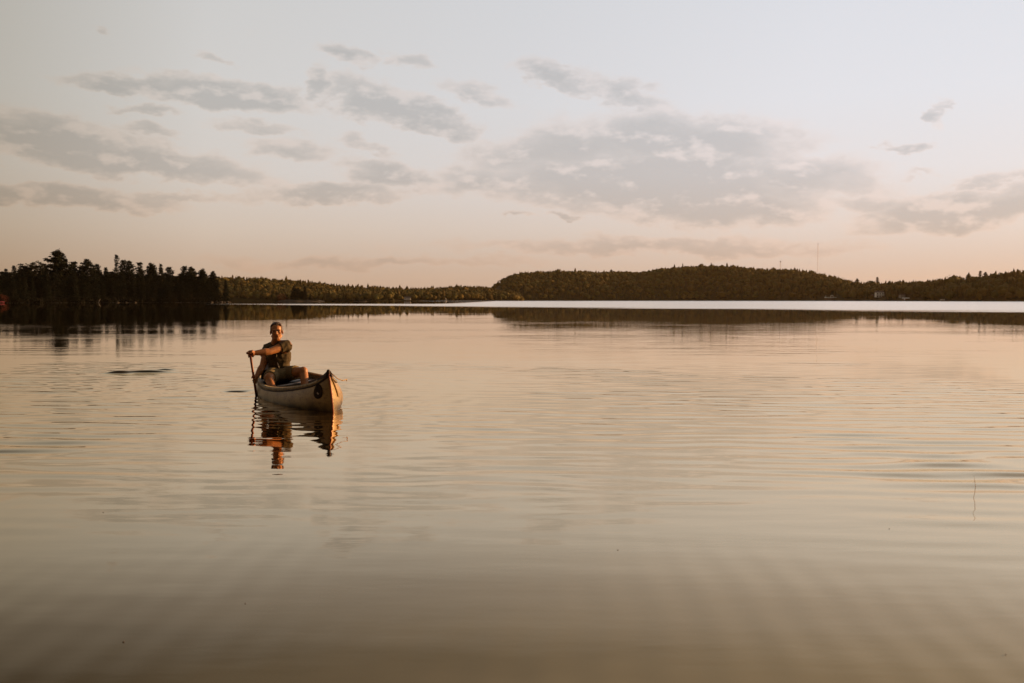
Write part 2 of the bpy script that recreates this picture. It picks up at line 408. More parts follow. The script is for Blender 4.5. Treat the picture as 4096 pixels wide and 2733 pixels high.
sky_low = [(-900, 1110), (0, 1108), (900, 1113), (1050, 1117), (1100, 1122), (1220, 1131), (1260, 1133), (1350, 1144), (1460, 1152), (1600, 1156), (1720, 1158),
           (1780, 1153), (1900, 1149), (1955, 1152), (2000, 1160), (2060, 1180), (2100, 1197)]
low = Hill(sky_low, [(-900, 1500), (1500, 1500), (2100, 1650)], [(-900, 260), (2100, 240)], 10.5, -900, 2090)
sky_main = [(1945, 1190), (1960, 1158), (1985, 1134), (2025, 1111), (2070, 1095), (2200, 1089), (2330, 1087), (2440, 1091), (2560, 1090), (2640, 1079), (2730, 1069), (2840, 1066),
            (2930, 1070), (3040, 1079), (3100, 1081), (3180, 1084), (3270, 1098), (3340, 1111), (3400, 1130), (3450, 1137), (3550, 1134), (3650, 1131), (3740, 1130),
            (3800, 1124), (3870, 1115), (3940, 1107), (4000, 1102), (4096, 1095), (4500, 1080), (5200, 1085)]
shore_main = [(1945, 1950), (2800, 1950), (3200, 1720), (3500, 1350), (3800, 1120), (4096, 1010), (5200, 900)]
main = Hill(sky_main, shore_main, [(1945, 420), (2900, 430), (3250, 380), (3450, 230), (3700, 200), (4096, 210), (5200, 210)], 9.5, 1945, 5200)

def hill_ground():
    m = bpy.data.materials.new('hill_ground'); m.use_nodes = True; g = NT(m.node_tree); b = g.n['Principled BSDF']
    geo = g.add('ShaderNodeNewGeometry'); n = g.noise(geo.outputs['Position'], .05, 6, .6)
    nz = g.add('ShaderNodeSeparateXYZ', {0: geo.outputs['Normal']}).outputs[2]
    soil = g.mix(n.outputs[0], (.030, .026, .010), (.060, .042, .016))
    rock = g.mix(n.outputs[0], (.10, .065, .035), (.19, .13, .075))
    g.l.new(g.mix(g.mapr(nz, .40, .62, 1, 0), soil, rock), b.inputs['Base Color']); b.inputs['Roughness'].default_value = .95
    b.inputs['Specular IOR Level'].default_value = .1
    return m
HG = hill_ground()
low.terrain('low_ridge', HG); main.terrain('long_hill', HG)

def ico(sub):
    bm = bmesh.new(); bmesh.ops.create_icosphere(bm, subdivisions=sub, radius=1); bm.verts.ensure_lookup_table()
    V = np.array([v.co[:] for v in bm.verts]); Fc = np.array([[v.index for v in f.verts] for f in bm.faces]); bm.free(); return V, Fc
def crown_round(rg):
    V, Fc = ico(1); V = V.copy()
    for i, v in enumerate(V): V[i] = v * (1 + .45 * mnoise.noise(Vector(v * 1.6) + OFF[0]) + .2 * (rg.rand() - .5))
    V *= np.array([.44, .44, .40]); V[:, 2] += .56
    n = 46; d = rg.normal(0, 1, (n, 3)); d[:, 2] = np.abs(d[:, 2]) * 1.1 - .35; d /= np.linalg.norm(d, axis=1)[:, None]
    r = np.array([1 + .45 * mnoise.noise(Vector(x * 1.6) + OFF[0]) for x in d])[:, None] * rg.uniform(.85, 1.16, (n, 1))
    c = d * r * np.array([.44, .44, .42]) + np.array([0, 0, .56])
    a = np.cross(d, rg.normal(0, 1, (n, 3))); a /= np.linalg.norm(a, axis=1)[:, None]; b = np.cross(d, a) + d * rg.normal(0, .5, (n, 1))
    s1 = rg.uniform(.07, .15, (n, 1)); Q = np.stack([c - a * s1, c - b * s1 * .7, c + a * s1, c + b * s1 * .7], 1).reshape(-1, 3)
    q = np.arange(n * 4).reshape(-1, 4) + len(V)
    return np.concatenate([V, Q]), np.concatenate([Fc, q[:, [0, 1, 2]], q[:, [0, 2, 3]]])
OFF = [Vector((0, 0, 0))]
def crown_conifer(rg):
    V = []; Fc = []; layers = 6; seg = 7
    for L in range(layers):
        z0 = .06 + .88 * L / layers; z1 = min(1.0, z0 + .30); r0 = .20 * (1 - L / layers) ** .8 + .03
        o = len(V); V.append((rg.normal(0, .012), rg.normal(0, .012), z1))
        for k in range(seg * 2):
            a = math.pi * k / seg + rg.normal(0, .15); r = r0 * (1.0 if k % 2 else .55) * (1 + rg.normal(0, .16))
            V.append((r * math.cos(a), r * math.sin(a), z0 - (.03 if k % 2 else -.02) + rg.normal(0, .015)))
        for k in range(seg * 2): Fc.append((o, o + 1 + k, o + 1 + (k + 1) % (seg * 2)))
    return np.array(V), np.array(Fc)
PROTOS = []
for i in range(5):
    OFF[0] = Vector((i * 7.3, i * 3.1, i)); PROTOS.append(crown_round(np.random.RandomState(20 + i)))
for i in range(4): PROTOS.append(crown_conifer(np.random.RandomState(40 + i)))
FOREST = foliage_mat('forest_foliage')

DEC = np.array([(.100, .072, .015), (.110, .074, .015), (.090, .068, .015), (.114, .070, .015), (.092, .064, .015), (.118, .072, .014), (.082, .066, .016)])
CON = np.array([(.058, .042, .011), (.066, .044, .011), (.052, .040, .011), (.074, .046, .011)])

# clearings in front of the buildings on the shore: px0, px1, up-slope limit
CLEAR = [(3286, 3372, .055), (3486, 3548, .16), (3580, 3640, .10), (3655, 3690, .05), (3745, 3790, .05), (1612, 1650, .06), (1775, 1792, .04)]
def forest(h, name, label, seed, cell, mixfun, smin, smax):
    rg = np.random.RandomState(seed); inst = [[] for _ in PROTOS]
    t = .012
    while t < min(1.0, h.crest + .22):
        px = h.lo + 3
        while px < h.hi - 3:
            ys = interp(h.shore, px); dp = interp(h.depth, px); Yd = ys + dp * t
            dpx = cell / Yd * F_PX; jx = px + rg.uniform(-.48, .48) * dpx; jt = t + rg.uniform(-.48, .48) * cell / max(dp, 1)
            px += dpx
            if jx > 4400 or jx < -350 or jt < .006: continue
            if any(a < jx < b and jt < c for a, b, c in CLEAR): continue
            p = h.pt(jx, jt)
            # bare rock of the bluff
            if h is main and jx < 2040:
                e = (HZ - interp(h.sky, jx + 14)) - (HZ - interp(h.sky, jx - 14))
                if e > 16 and rg.rand() < .72: continue
            con = rg.rand() < mixfun(jx, jt)
            k = rg.randint(5, 9) if con else rg.randint(0, 5)
            s = rg.uniform(smin, smax) * (1.12 if con else .92) * (1.3 if rg.rand() < .04 else 1)
            w = s * (rg.uniform(.9, 1.4) if con else rg.uniform(.85, 1.35))
            c = (CON[rg.randint(len(CON))] if con else DEC[rg.randint(len(DEC))] * 1.0) * rg.uniform(.88, 1.12)
            inst[k].append((p.x, p.y, p.z - .3, w, s, rg.uniform(0, 6.28), c[0], c[1], c[2]))
        t += cell / interp(h.depth, (h.lo + h.hi) / 2)
    Vs = []; Fs = []; Cs = []; off = 0; cnt = 0
    for (PV, PF), L in zip(PROTOS, inst):
        if not L: continue
        A = np.array(L); n = len(A); cnt += n; ca = np.cos(A[:, 5])[:, None]; sa = np.sin(A[:, 5])[:, None]
        x = PV[None, :, 0] * A[:, 3:4]; y = PV[None, :, 1] * A[:, 3:4]; z = PV[None, :, 2] * A[:, 4:5]
        V = np.stack([x * ca - y * sa + A[:, 0:1], x * sa + y * ca + A[:, 1:2], z + A[:, 2:3]], -1)
        Vs.append(V.reshape(-1, 3)); Fs.append((PF[None] + (np.arange(n) * len(PV))[:, None, None] + off).reshape(-1, 3))
        Cs.append(np.repeat(A[:, 6:9], len(PV), 0)); off += n * len(PV)
    me = mesh_np(name, np.concatenate(Vs), np.concatenate(Fs), FOREST, False, np.concatenate(Cs))
    o = obj(name, me); tag(o, label, 'forest', kind='stuff'); print(name, cnt, 'trees', len(me.polygons))
    return o
def mix_low(px, t): return .75 if t > .45 else .35
def mix_main(px, t):
    if px > 3150: return .62 if t > .45 else .42
    return .32 + (.25 if t < .15 else 0) + (.12 if t > .66 else 0)
forest(low, 'ridge_forest', 'dark mixed forest covering the low ridge across the lake', 5, 6.6, mix_low, 8, 13)
forest(main, 'hill_forest', 'warm green autumn forest covering the long hill across the lake', 6, 7.2, mix_main, 7.5, 13)

def added_shore():  # unseen wooded shore, added to hold sky fill off the paddler's front
    V = []; xs = np.linspace(-260, 260, 60); rows = 9
    for x in xs:
        for j in range(rows + 1):
            V.append((x, -3.2 - .0009 * x * x - j * 9 + .8 * math.sin(x * .11), -.35 if j == 0 else .25 + j * .35 + .3 * mnoise.noise(Vector((x * .1, j, 0)))))
    I = np.arange(len(V)).reshape(len(xs), rows + 1); Fq = np.stack([I[:-1, :-1], I[:-1, 1:], I[1:, 1:], I[1:, :-1]], -1).reshape(-1, 4)
    struct(obj('added_shore_ground', mesh_np('added_shore_ground', np.array(V), Fq, HG, True)))
    rg = np.random.RandomState(77); Vs = []; Fs = []; Cs = []; off = 0
    for k in range(330):
        x = rg.uniform(-150, 120); y = -8 - .0009 * x * x - rg.uniform(0, 1) ** 1.5 * 42; con = rg.rand() < .6
        PV, PF = PROTOS[rg.randint(5, 9) if con else rg.randint(0, 5)]; h = rg.uniform(14, 22); w = h * (rg.uniform(.9, 1.2) if con else rg.uniform(.6, .9)); a = rg.uniform(0, 6.28)
        P = PV * np.array([w, w, h]); c, s_ = math.cos(a), math.sin(a)
        Vs.append(np.stack([P[:, 0] * c - P[:, 1] * s_ + x, P[:, 0] * s_ + P[:, 1] * c + y, P[:, 2] - .2], -1)); Fs.append(PF + off); off += len(PV)
        Cs.append(np.repeat((CON[rg.randint(4)] if con else DEC[rg.randint(7)])[None], len(PV), 0))
    tag(obj('added_shade_wood', mesh_np('added_shade_wood', np.concatenate(Vs), np.concatenate(Fs), FOREST, False, np.concatenate(Cs))), 'unseen wood added behind the viewpoint to cut the sky light', 'forest', kind='stuff')
added_shore()
# ------------------------------------------------------------------ trees with trunk, limbs and needles
TRUNK = material('bark', (.018, .011, .007), .9, .4, 3.0)
NEEDLE = foliage_mat('needles')
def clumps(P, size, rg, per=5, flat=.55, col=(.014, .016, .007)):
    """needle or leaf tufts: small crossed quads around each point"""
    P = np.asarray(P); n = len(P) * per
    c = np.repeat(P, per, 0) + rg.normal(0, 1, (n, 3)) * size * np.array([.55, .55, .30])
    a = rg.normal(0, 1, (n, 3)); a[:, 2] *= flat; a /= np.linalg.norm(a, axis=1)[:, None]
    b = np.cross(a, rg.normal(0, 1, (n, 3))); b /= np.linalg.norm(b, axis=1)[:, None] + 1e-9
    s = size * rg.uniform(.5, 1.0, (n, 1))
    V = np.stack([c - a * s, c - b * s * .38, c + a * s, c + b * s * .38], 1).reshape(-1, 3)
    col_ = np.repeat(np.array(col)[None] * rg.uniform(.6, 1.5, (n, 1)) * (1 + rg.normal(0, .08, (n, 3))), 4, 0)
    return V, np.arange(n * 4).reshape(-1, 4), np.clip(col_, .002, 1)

def make_tree(style, seed, h=20.0):
    rg = np.random.RandomState(seed); mb = MB(); P = []; size = .5
    lean = rg.normal(0, .012, 2)
    def axis(z): return Vector((lean[0] * z + .12 * math.sin(z * .4 + seed), lean[1] * z, z))
    tr = h * .016
    mb.tube([axis(z) for z in np.linspace(-.6, h * .97, 9)], [max(.03, tr * (1 - z / h) + .02) for z in np.linspace(0, h * .97, 9)], 6)
    def branch(z, a, L, rise, droop, step=.7, fill=1.0):
        base = axis(z); d = Vector((math.cos(a), math.sin(a), 0)); pts = []
        for k in range(5):
            f = k / 4; pts.append(base + d * (L * f) + Vector((0, 0, L * (rise * f - droop * f * f))))
        mb.tube(pts, [max(.015, .045 * L / 3 * (1 - f / 4.5)) for f in range(5)], 3, False)
        n = max(3, int(L / step * 1.6))
        for k in range(n):
            f = .25 + .75 * (k + rg.rand()) / n if fill < 2 else rg.rand()
            i = min(3, int(f * 4)); q = pts[i].lerp(pts[i + 1], f * 4 - i)
            side = d.cross(Vector((0, 0, 1))) * rg.normal(0, .16 * L * (.4 + f * .6))
            P.append(tuple(q + side + Vector((0, 0, rg.normal(.08, .12)))))
    if style == 'white_pine':          # broad plume with layered, upswept arms
        size = .60
        for w in range(13):
            f = (w + rg.rand() * .4) / 13; z = h * (.26 + .70 * f)
            L0 = h * float(np.interp(f, [0, .3, .55, .8, 1], [.17, .25, .21, .13, .04]))
            for k in range(6):
                branch(z, 2.4 * w + 1.047 * k + rg.normal(0, .25), L0 * rg.uniform(.6, 1.15), rg.uniform(.28, .62) + .30 * f, .06, .5)
        P += [tuple(axis(h * .97) + Vector(rg.normal(0, .5, 3))) for _ in range(10)]
    elif style == 'narrow_pine':       # ragged slim pine with tufts
        size = .50
        for w in range(22):
            f = (w + rg.rand() * .6) / 22; z = h * (.16 + .82 * f)
            for k in range(4):
                L = h * (.155 * (1 - f) ** .5 + .018) * rg.uniform(.45, 1.25); branch(z, 2.4 * w + 1.57 * k + rg.normal(0, .3), L, rg.uniform(.1, .5), .12)
    elif style == 'spruce':            # tight spire
        size = .42
        for w in range(30):
            f = (w + rg.rand() * .5) / 30; z = h * (.06 + .93 * f)
            for k in range(5):
                L = h * (.16 * (1 - f) ** .85 + .010) * rg.uniform(.7, 1.15); branch(z, 2.4 * w + 1.256 * k + rg.normal(0, .25), L, -.05, .10)
    elif style == 'gappy_spire':       # thin top with short open arms
        size = .40
        for w in range(24):
            f = (w + rg.rand() * .4) / 24; z = h * (.1 + .89 * f)
            bulge = 1.0 if f < .72 else (.55 if f < .8 else 1.15)
            for k in range(3 if f > .6 else 5):
                L = h * (.12 * (1 - f) ** .62 + .006) * bulge * rg.uniform(.5, 1.3); branch(z, 2.2 * w + 2.09 * k + rg.normal(0, .4), L, .18, .16)
    elif style == 'round':             # broadleaf
        size = .62
        for k in range(10):
            a = 2.4 * k; z = h * rg.uniform(.30, .60); branch(z, a, h * rg.uniform(.18, .30), rg.uniform(.5, 1.0), .1)
        for k in range(330):
            d = rg.normal(0, 1, 3); d /= np.linalg.norm(d); r = rg.uniform(.55, 1.0) * (1 + .25 * mnoise.noise(Vector(d * 2.2) + Vector((seed, 0, 0))))
            P.append((d[0] * r * h * .25, d[1] * r * h * .25, h * .62 + d[2] * r * h * .36))
    elif style == 'bushy_pine':        # rounded crown of dense tufts
        size = .55
        for w in range(18):
            f = (w + rg.rand() * .5) / 18; z = h * (.20 + .78 * f); prof = math.sin(math.pi * min(1, .22 + .80 * f)) ** .7
            for k in range(5):
                L = h * .215 * prof * rg.uniform(.6, 1.15) + .2; branch(z, 2.4 * w + 1.256 * k + rg.normal(0, .3), L, rg.uniform(.3, .7), .15)
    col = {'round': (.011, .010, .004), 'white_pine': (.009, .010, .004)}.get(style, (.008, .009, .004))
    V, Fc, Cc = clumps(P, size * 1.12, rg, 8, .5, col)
    t = bpy.data.meshes.new('trunk'); t.from_pydata(mb.v, [], mb.f); t.materials.append(TRUNK)
    cr = mesh_np('crown', V, Fc, NEEDLE, False, Cc)
    return t, cr
PR = {}
for st, seeds in (('white_pine', (1, 2)), ('narrow_pine', (3, 4, 5)), ('spruce', (6, 7)), ('gappy_spire', (8,)), ('round', (9, 10)), ('bushy_pine', (11, 12))):
    for k, sd_ in enumerate(seeds): PR[(st, k)] = make_tree(st, sd_)
NAMES = {'white_pine': 'white_pine_tree', 'narrow_pine': 'pine_tree', 'spruce': 'spruce_tree', 'gappy_spire': 'spruce_tree', 'round': 'broadleaf_tree', 'bushy_pine': 'pine_tree'}
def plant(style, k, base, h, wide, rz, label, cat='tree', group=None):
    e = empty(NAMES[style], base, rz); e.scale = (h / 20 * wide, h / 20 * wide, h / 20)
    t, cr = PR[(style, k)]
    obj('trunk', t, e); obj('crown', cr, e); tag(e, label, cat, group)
    return e

# ------------------------------------------------------------------ peninsula on the left
def pen_Y(px): return float(np.interp(px, [-500, 0, 905, 930], [400, 440, 545, 552]))
def build_peninsula():
    m = material('shore_soil', (.030, .022, .012), .95, .5, .4, col2=(.060, .042, .024))
    cols = list(range(-700, 925, 16)) + [924]; V = []; rows = 10
    for px in cols:
        tip = max(0.0, min(1.0, (924 - px) / 60)) ** .5
        for j in range(rows + 1):
            t = j / rows; Y = pen_Y(px) + 110 * t * (.25 + .75 * tip)
            z = (-.5 if j == 0 or j == rows else (.35 + 1.6 * math.sin(math.pi * t) * tip) + .35 * mnoise.noise(Vector((px * .05, t * 9, 0))))
            V.append(((px - 2048) / F_PX * Y, Y, z if px < 924 else -.5))
    n = rows + 1; I = np.arange(len(V)).reshape(len(cols), n)
    Fq = np.stack([I[:-1, :-1], I[1:, :-1], I[1:, 1:], I[:-1, 1:]], -1).reshape(-1, 4)
    struct(obj('peninsula_ground', mesh_np('peninsula_ground', np.array(V), Fq, m, True)))
build_peninsula()
def pen_tree(px, top, style, k, wide, back, label, group='trees of the left peninsula'):
    Y = pen_Y(px) + back; base = at(px, 1200, Y); base.z = .9
    h = at(px, top, Y).z - .9
    return plant(style, k, base, h, wide * 1.05, rnd.uniform(0, 6.28), label, 'tree', group)
SKY = [(100, 1050, 'round', 0, .95, 18, 'dark tree with a flattish top left of the round-headed crown on the peninsula'),
       (148, 1040, 'round', 1, 1.05, 14, 'round-headed dark tree left of the tallest pine on the peninsula'),
       (238, 1004, 'white_pine', 0, 1.12, 16, 'tallest pine on the peninsula with broad upswept layered arms'),
       (295, 1043, 'narrow_pine', 0, 1.15, 20, 'ragged dark pine right next to the tallest peninsula pine'),
       (354, 1035, 'bushy_pine', 0, 1.10, 15, 'bushy broad-crowned dark pine, second right of the tallest pine'),
       (390, 1055, 'narrow_pine', 1, 1.0, 22, 'small pointed pine beside the bushy broad-crowned pine'),
       (425, 1069, 'spruce', 0, 1.2, 24, 'low pointed conifer in the dip before the thin spire'),
       (470, 1017, 'gappy_spire', 0, .95, 16, 'thin open spire with a small tufted tip, highest right of the tall pine'),
       (494, 1037, 'narrow_pine', 2, .95, 20, 'slim pine directly right of the thin open spire'),
       (518, 1040, 'bushy_pine', 1, .85, 15, 'fuller pine second right of the thin open spire'),
       (558, 1046, 'narrow_pine', 0, 1.05, 16, 'plume-topped pine standing alone mid skyline of the peninsula'),
       (608, 1054, 'white_pine', 1, .80, 18, 'pine with spread fan-like top in the middle of the peninsula'),
       (647, 1056, 'spruce', 1, 1.0, 14, 'sharp narrow spruce tip between two fan-topped pines'),
       (678, 1067, 'narrow_pine', 1, 1.3, 18, 'leafy pointed pine right of the sharp spruce tip'),
       (738, 1062, 'narrow_pine', 2, 1.05, 15, 'leaning pine spike on the left of the broad outer pine'),
       (765, 1070, 'white_pine', 0, 1.0, 12, 'broad outer pine with wide plume near the peninsula end'),
       (811, 1076, 'white_pine', 1, .72, 10, 'small flat-armed pine, second from the peninsula tip skyline'),
       (852, 1084, 'bushy_pine', 0, .95, 10, 'rounded pine, last full crown before the peninsula tip'),
       (903, 1118, 'spruce', 0, 1.15, 6, 'dark narrow spruce at the very tip of the peninsula')]
for a in SKY: pen_tree(*a)
top_tab = [(-400, 1066), (0, 1060), (80, 1064), (190, 1066), (300, 1068), (420, 1078), (520, 1078), (600, 1084), (700, 1092), (800, 1102), (850, 1108), (890, 1140), (915, 1190)]
styles = [('narrow_pine', 0), ('spruce', 0), ('spruce', 1), ('gappy_spire', 0), ('bushy_pine', 1), ('spruce', 1), ('narrow_pine', 2), ('spruce', 0)]
for row in range(4):
    px = -150 + row * 9
    while px < 885 - row * 6:
        j = rnd.uniform(-7, 7); top = interp(top_tab, px + j) + rnd.uniform(-4, 22) + (3 - row) * 9
        st, k = rnd.choice(styles)
        pen_tree(px + j, top, st, k, rnd.uniform(1.0, 1.5), 5 + row * 9 + rnd.uniform(-2, 2), 'dark conifer packed in the shadowed wood below the peninsula skyline', 'packed trees of the left peninsula')
        px += rnd.uniform(24, 34)
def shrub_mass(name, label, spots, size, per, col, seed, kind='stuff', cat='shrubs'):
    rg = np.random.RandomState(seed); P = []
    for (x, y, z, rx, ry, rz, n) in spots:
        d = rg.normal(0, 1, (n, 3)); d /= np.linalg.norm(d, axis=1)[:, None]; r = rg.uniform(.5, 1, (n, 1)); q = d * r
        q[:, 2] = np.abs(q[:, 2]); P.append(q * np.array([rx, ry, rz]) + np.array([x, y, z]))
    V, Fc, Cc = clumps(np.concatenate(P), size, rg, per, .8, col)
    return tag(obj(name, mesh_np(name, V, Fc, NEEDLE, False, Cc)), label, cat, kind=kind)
sp = []
for px in range(-150, 920, 9):
    Y = pen_Y(px) + rnd.uniform(1.5, 5); p = at(px, 1200, Y); sp.append((p.x, Y, .2, 1.8, 1.6, rnd.uniform(1.4, 3.2) * (1 if px < 880 else .75), 34))
for px in range(-150, 890, 14):
    Y = pen_Y(px) + rnd.uniform(9, 34); p = at(px, 1200, Y); sp.append((p.x, Y, .8, 3.0, 2.4, rnd.uniform(5, 9) * min(1, (905 - px) / 90 + .3), 46))
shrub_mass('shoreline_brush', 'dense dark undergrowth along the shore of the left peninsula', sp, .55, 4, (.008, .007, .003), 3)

ROCK = material('shore_rock', (.045, .032, .020), .9, .35, 1.2, .05)
def rock(px, py, Y, r, label, group, zoff=0.0, seed=0):
    rg = np.random.RandomState(seed); V, Fc = ico(2); V = V.copy()
    for i, v in enumerate(V): V[i] = v * (1 + .35 * mnoise.noise(Vector(v * 1.4) + Vector((seed * 3.3, 0, 0)))) 
    V *= np.array(r); p = at(px, py, Y)
    o = obj('shore_rock', mesh_np('shore_rock', V, Fc, ROCK), None, (p.x, Y, zoff)); o.rotation_euler = (0, 0, rg.rand() * 6)
    return tag(o, label, 'rock', group)
for k, (px, s) in enumerate(((884, 1.1), (897, .8), (909, 1.3), (919, .7), (868, .7), (847, .9), (540, .9), (470, .8), (505, .6))):
    rock(px, 1208, pen_Y(px) - .6, (s, s * .7, s * .55), ['weathered boulder at the waterline of the peninsula tip', 'dim boulder at the waterline under the thin spire trees'][px < 600],
         ['boulders at the peninsula tip', 'boulders along the shaded shore'][px < 600], .1, k)
# fallen log and upturned boat on the dark shore
p = at(398, 1206, pen_Y(398) - .5)
mb = MB(); mb.tube([(-.5, 0, .1), (0, 0, 1.0), (.35, .2, 1.9)], [.16, .13, .07], 8); mb.tube([(-.1, 0, .8), (-.7, .2, 1.3)], [.06, .03], 6)
tag(mb.build('fallen_log', material('bleached_wood', (.22, .18, .14), .9, .3, 4), None, True, (p.x, p.y, 0)), 'pale broken log leaning out of the dark peninsula shore', 'log')
def red_boat():
    p = at(-4, 1207, pen_Y(0) - 1.6); e = empty('upturned_boat', (p.x, p.y, .25), .25)
    V = []; n = 17; m_ = 9
    for i in range(n):
        u = i / (n - 1) * 2 - 1; b = .5 * (1 - abs(u) ** 2.4) + .02; hh = .62 - .28 * abs(u) ** 3
        for k in range(m_):
            a = math.pi * k / (m_ - 1); V.append((u * 2.3, b * math.cos(a), hh * math.sin(a) ** .8))
    I = np.arange(n * m_).reshape(n, m_); Fq = np.stack([I[:-1, :-1], I[1:, :-1], I[1:, 1:], I[:-1, 1:]], -1).reshape(-1, 4)
    red = material('red_gelcoat', (.20, .012, .009), .45, .12, 2)
    obj('hull', mesh_np('hull', np.array(V), Fq, red, True), e)
    MB().tube([(u * 2.3, 0, .64 - .28 * abs(u) ** 3) for u in np.linspace(-1, 1, 9)], .03, 6).build('keel_strip', material('grey_trim', (.2, .18, .16)), e)
    MB().tube([(u * 2.32, .5 * (1 - abs(u) ** 2.4) + .03, .02) for u in np.linspace(-1, 1, 11)], .035, 6).build('gunwale', MATS['grey_trim'], e)
    tag(e, 'red upturned boat on the dark shore at the left edge', 'boat')
    Y = pen_Y(12) + 2
    q = at(12, 1200, Y)
    shrub_mass('autumn_shrub', 'reddish brown autumn shrub above the red upturned boat', [(q.x, Y, .4, 2.6, 1.6, 3.6, 120)], .45, 4, (.075, .020, .010), 12, None, 'shrub')
red_boat()

# ------------------------------------------------------------------ islets
def islet(px, Y, w, d, hgt, name, seed):
    p = at(px, 1204, Y); V = []; n = 26; rings = 7
    for j in range(rings + 1):
        f = j / rings
        for k in range(n):
            a = 2 * math.pi * k / n; r = (1 - f) * (1 + .18 * math.sin(3 * a + seed) + .1 * math.sin(7 * a))
            z = -.5 + (hgt + .5) * math.sin(math.pi / 2 * f) ** .6 + .5 * mnoise.noise(Vector((math.cos(a) * 2, math.sin(a) * 2, f * 4 + seed))) * (f > 0)
            V.append((w * r * math.cos(a), d * r * math.sin(a), z))
    I = np.arange((rings + 1) * n).reshape(rings + 1, n); J = np.roll(I, -1, 1)
    Fq = np.stack([I[:-1], J[:-1], J[1:], I[1:]], -1).reshape(-1, 4)
    return struct(obj(name, mesh_np(name, np.array(V), Fq, ROCK, False), None, (p.x, Y, 0))), p
I1, p1 = islet(1190, 950, 23, 9, 2.0, 'islet', 1)
I2, p2 = islet(1438, 950, 6.5, 4, 1.0, 'islet', 2)
GI = 'trees on the larger islet'
for px, top, st, k, wd, lab in ((1178, 1142, 'narrow_pine', 0, 1.5, 'taller left spruce of the pair on the larger islet'), (1192, 1152, 'bushy_pine', 0, 1.2, 'dense pine between the two tall islet trees'),
                            (1221, 1146, 'spruce', 0, 1.5, 'narrow upright spruce on the right of the islet group'), (1207, 1164, 'bushy_pine', 1, 1.3, 'low bushy pine in the islet gap'),
                            (1168, 1166, 'spruce', 1, 1.6, 'short spruce at the left foot of the islet trees'), (1240, 1176, 'spruce', 1, 1.7, 'small lone spruce at the right end of the islet'),
                            (1148, 1180, 'narrow_pine', 1, 1.8, 'thin sapling between islet spruces and the russet bush')):
    b = at(px, 1204, 950); b.z = .9; plant(st, k, b, at(px, top, 950).z - .9, wd, rnd.uniform(0, 6), lab, 'tree', GI)
def px_shrub(px, Y, w, h, n, label, col, seed, size=.6):
    p = at(px, 1204, Y); return shrub_mass('islet_shrub', label, [(p.x, Y, .4, w * 1.15, w * .6, h * 1.35, int(n * 1.5))], size, 4, col, seed, None, 'shrub')
px_shrub(1128, 950, 5.5, 6.0, 150, 'russet autumn bush on the left of the larger islet', (.085, .028, .010), 21)
px_shrub(1108, 950, 4.0, 2.6, 90, 'low olive bush at the left end of the larger islet', (.030, .024, .008), 22)
px_shrub(1190, 947, 7, 2.4, 150, 'low green scrub at the foot of the islet pair of spruces', (.030, .028, .010), 23)
px_shrub(1255, 950, 4, 1.8, 80, 'low scrub trailing off the right end of the larger islet', (.028, .022, .008), 24)
px_shrub(1438, 950, 5.6, 1.9, 110, 'low dark scrub covering the tiny islet', (.022, .018, .006), 25)
px_shrub(1427, 950, 1.4, 4.0, 60, 'slim upright bush on the left of the tiny islet', (.022, .018, .006), 26, .45)

# ------------------------------------------------------------------ standout trees on the hill skyline
for px, dh, st, k, lab in ((2200, 13, 'spruce', 0, 'spruce poking above the flat western top of the long hill'), (2445, 16, 'bushy_pine', 0, 'rounded pine standing above the saddle of the long hill'),
                     (2730, 17, 'spruce', 1, 'pointed spruce on the left shoulder of the hill summit'), (2843, 17, 'spruce', 0, 'pointed spruce on the summit of the long hill'),
                     (3176, 15, 'narrow_pine', 0, 'ragged pine on the ridge between the two masts'), (3426, 17, 'bushy_pine', 1, 'orange-lit bushy tree where the hill meets the low shore wood'),
                     (3507, 19, 'narrow_pine', 1, 'tall slim tree above the white house'), (3870, 15, 'bushy_pine', 0, 'bushy tree left of the standout pair on the right ridge'),
                     (3917, 17, 'narrow_pine', 2, 'taller slim tree of the standout pair on the right ridge'), (3938, 15, 'bushy_pine', 1, 'bushier tree of the standout pair on the right ridge')):
    p = main.pt(px, main.crest - .03); plant(st, k, p, dh, 1.1, rnd.uniform(0, 6), lab, 'tree', 'standout trees on the far skyline')

# ------------------------------------------------------------------ masts
STEEL = material('galvanised_steel', (.62, .52, .46), .6, .1, 1, metal=.1)
def mast(px, top, r, label, dishes):
    p = main.pt(px, main.crest); h = at(px, top, p.y).z - p.z; e = empty('radio_mast', p); pole = MB()
    for a in range(3):
        o = Vector((math.cos(a * 2.09), math.sin(a * 2.09), 0)) * r; pole.tube([o, o + Vector((0, 0, h * .93))], r * .42, 6)
    n = int(h / 2.5)
    for i in range(n):
        z = h * .93 * i / n
        for a in range(3):
            A = Vector((math.cos(a * 2.09), math.sin(a * 2.09), 0)) * r; B = Vector((math.cos((a + 1) * 2.09), math.sin((a + 1) * 2.09), 0)) * r
            pole.tube([A + Vector((0, 0, z)), B + Vector((0, 0, z + h * .93 / n))], r * .16, 4)
    pole.build('lattice_pole', STEEL, e)
    MB().tube([(0, 0, h * .92), (0, 0, h)], [r * .7, r * .35], 8).build('antenna_tip', STEEL, e)
    for z, s in dishes:
        d = MB(); d.box((0, 0, h * z), (s * .5, s * .5, s)); d.tube([(-s, -.3, h * z), (s, -.3, h * z)], s * .22, 8); d.build('antenna_panel', STEEL, e)
    for a in range(3):
        g_ = Vector((math.cos(a * 2.09 + .5), math.sin(a * 2.09 + .5), 0)) * h * .45
        MB().tube([(0, 0, h * .85), g_ + Vector((0, 0, -4))], .035, 4).build('guy_wire', STEEL, e)
    tag(e, label, 'radio mast', 'masts on the hill ridge')
mast(3268, 970, .24, 'tall slim guyed radio mast on the right slope of the hill', [(.955, 1.3)])
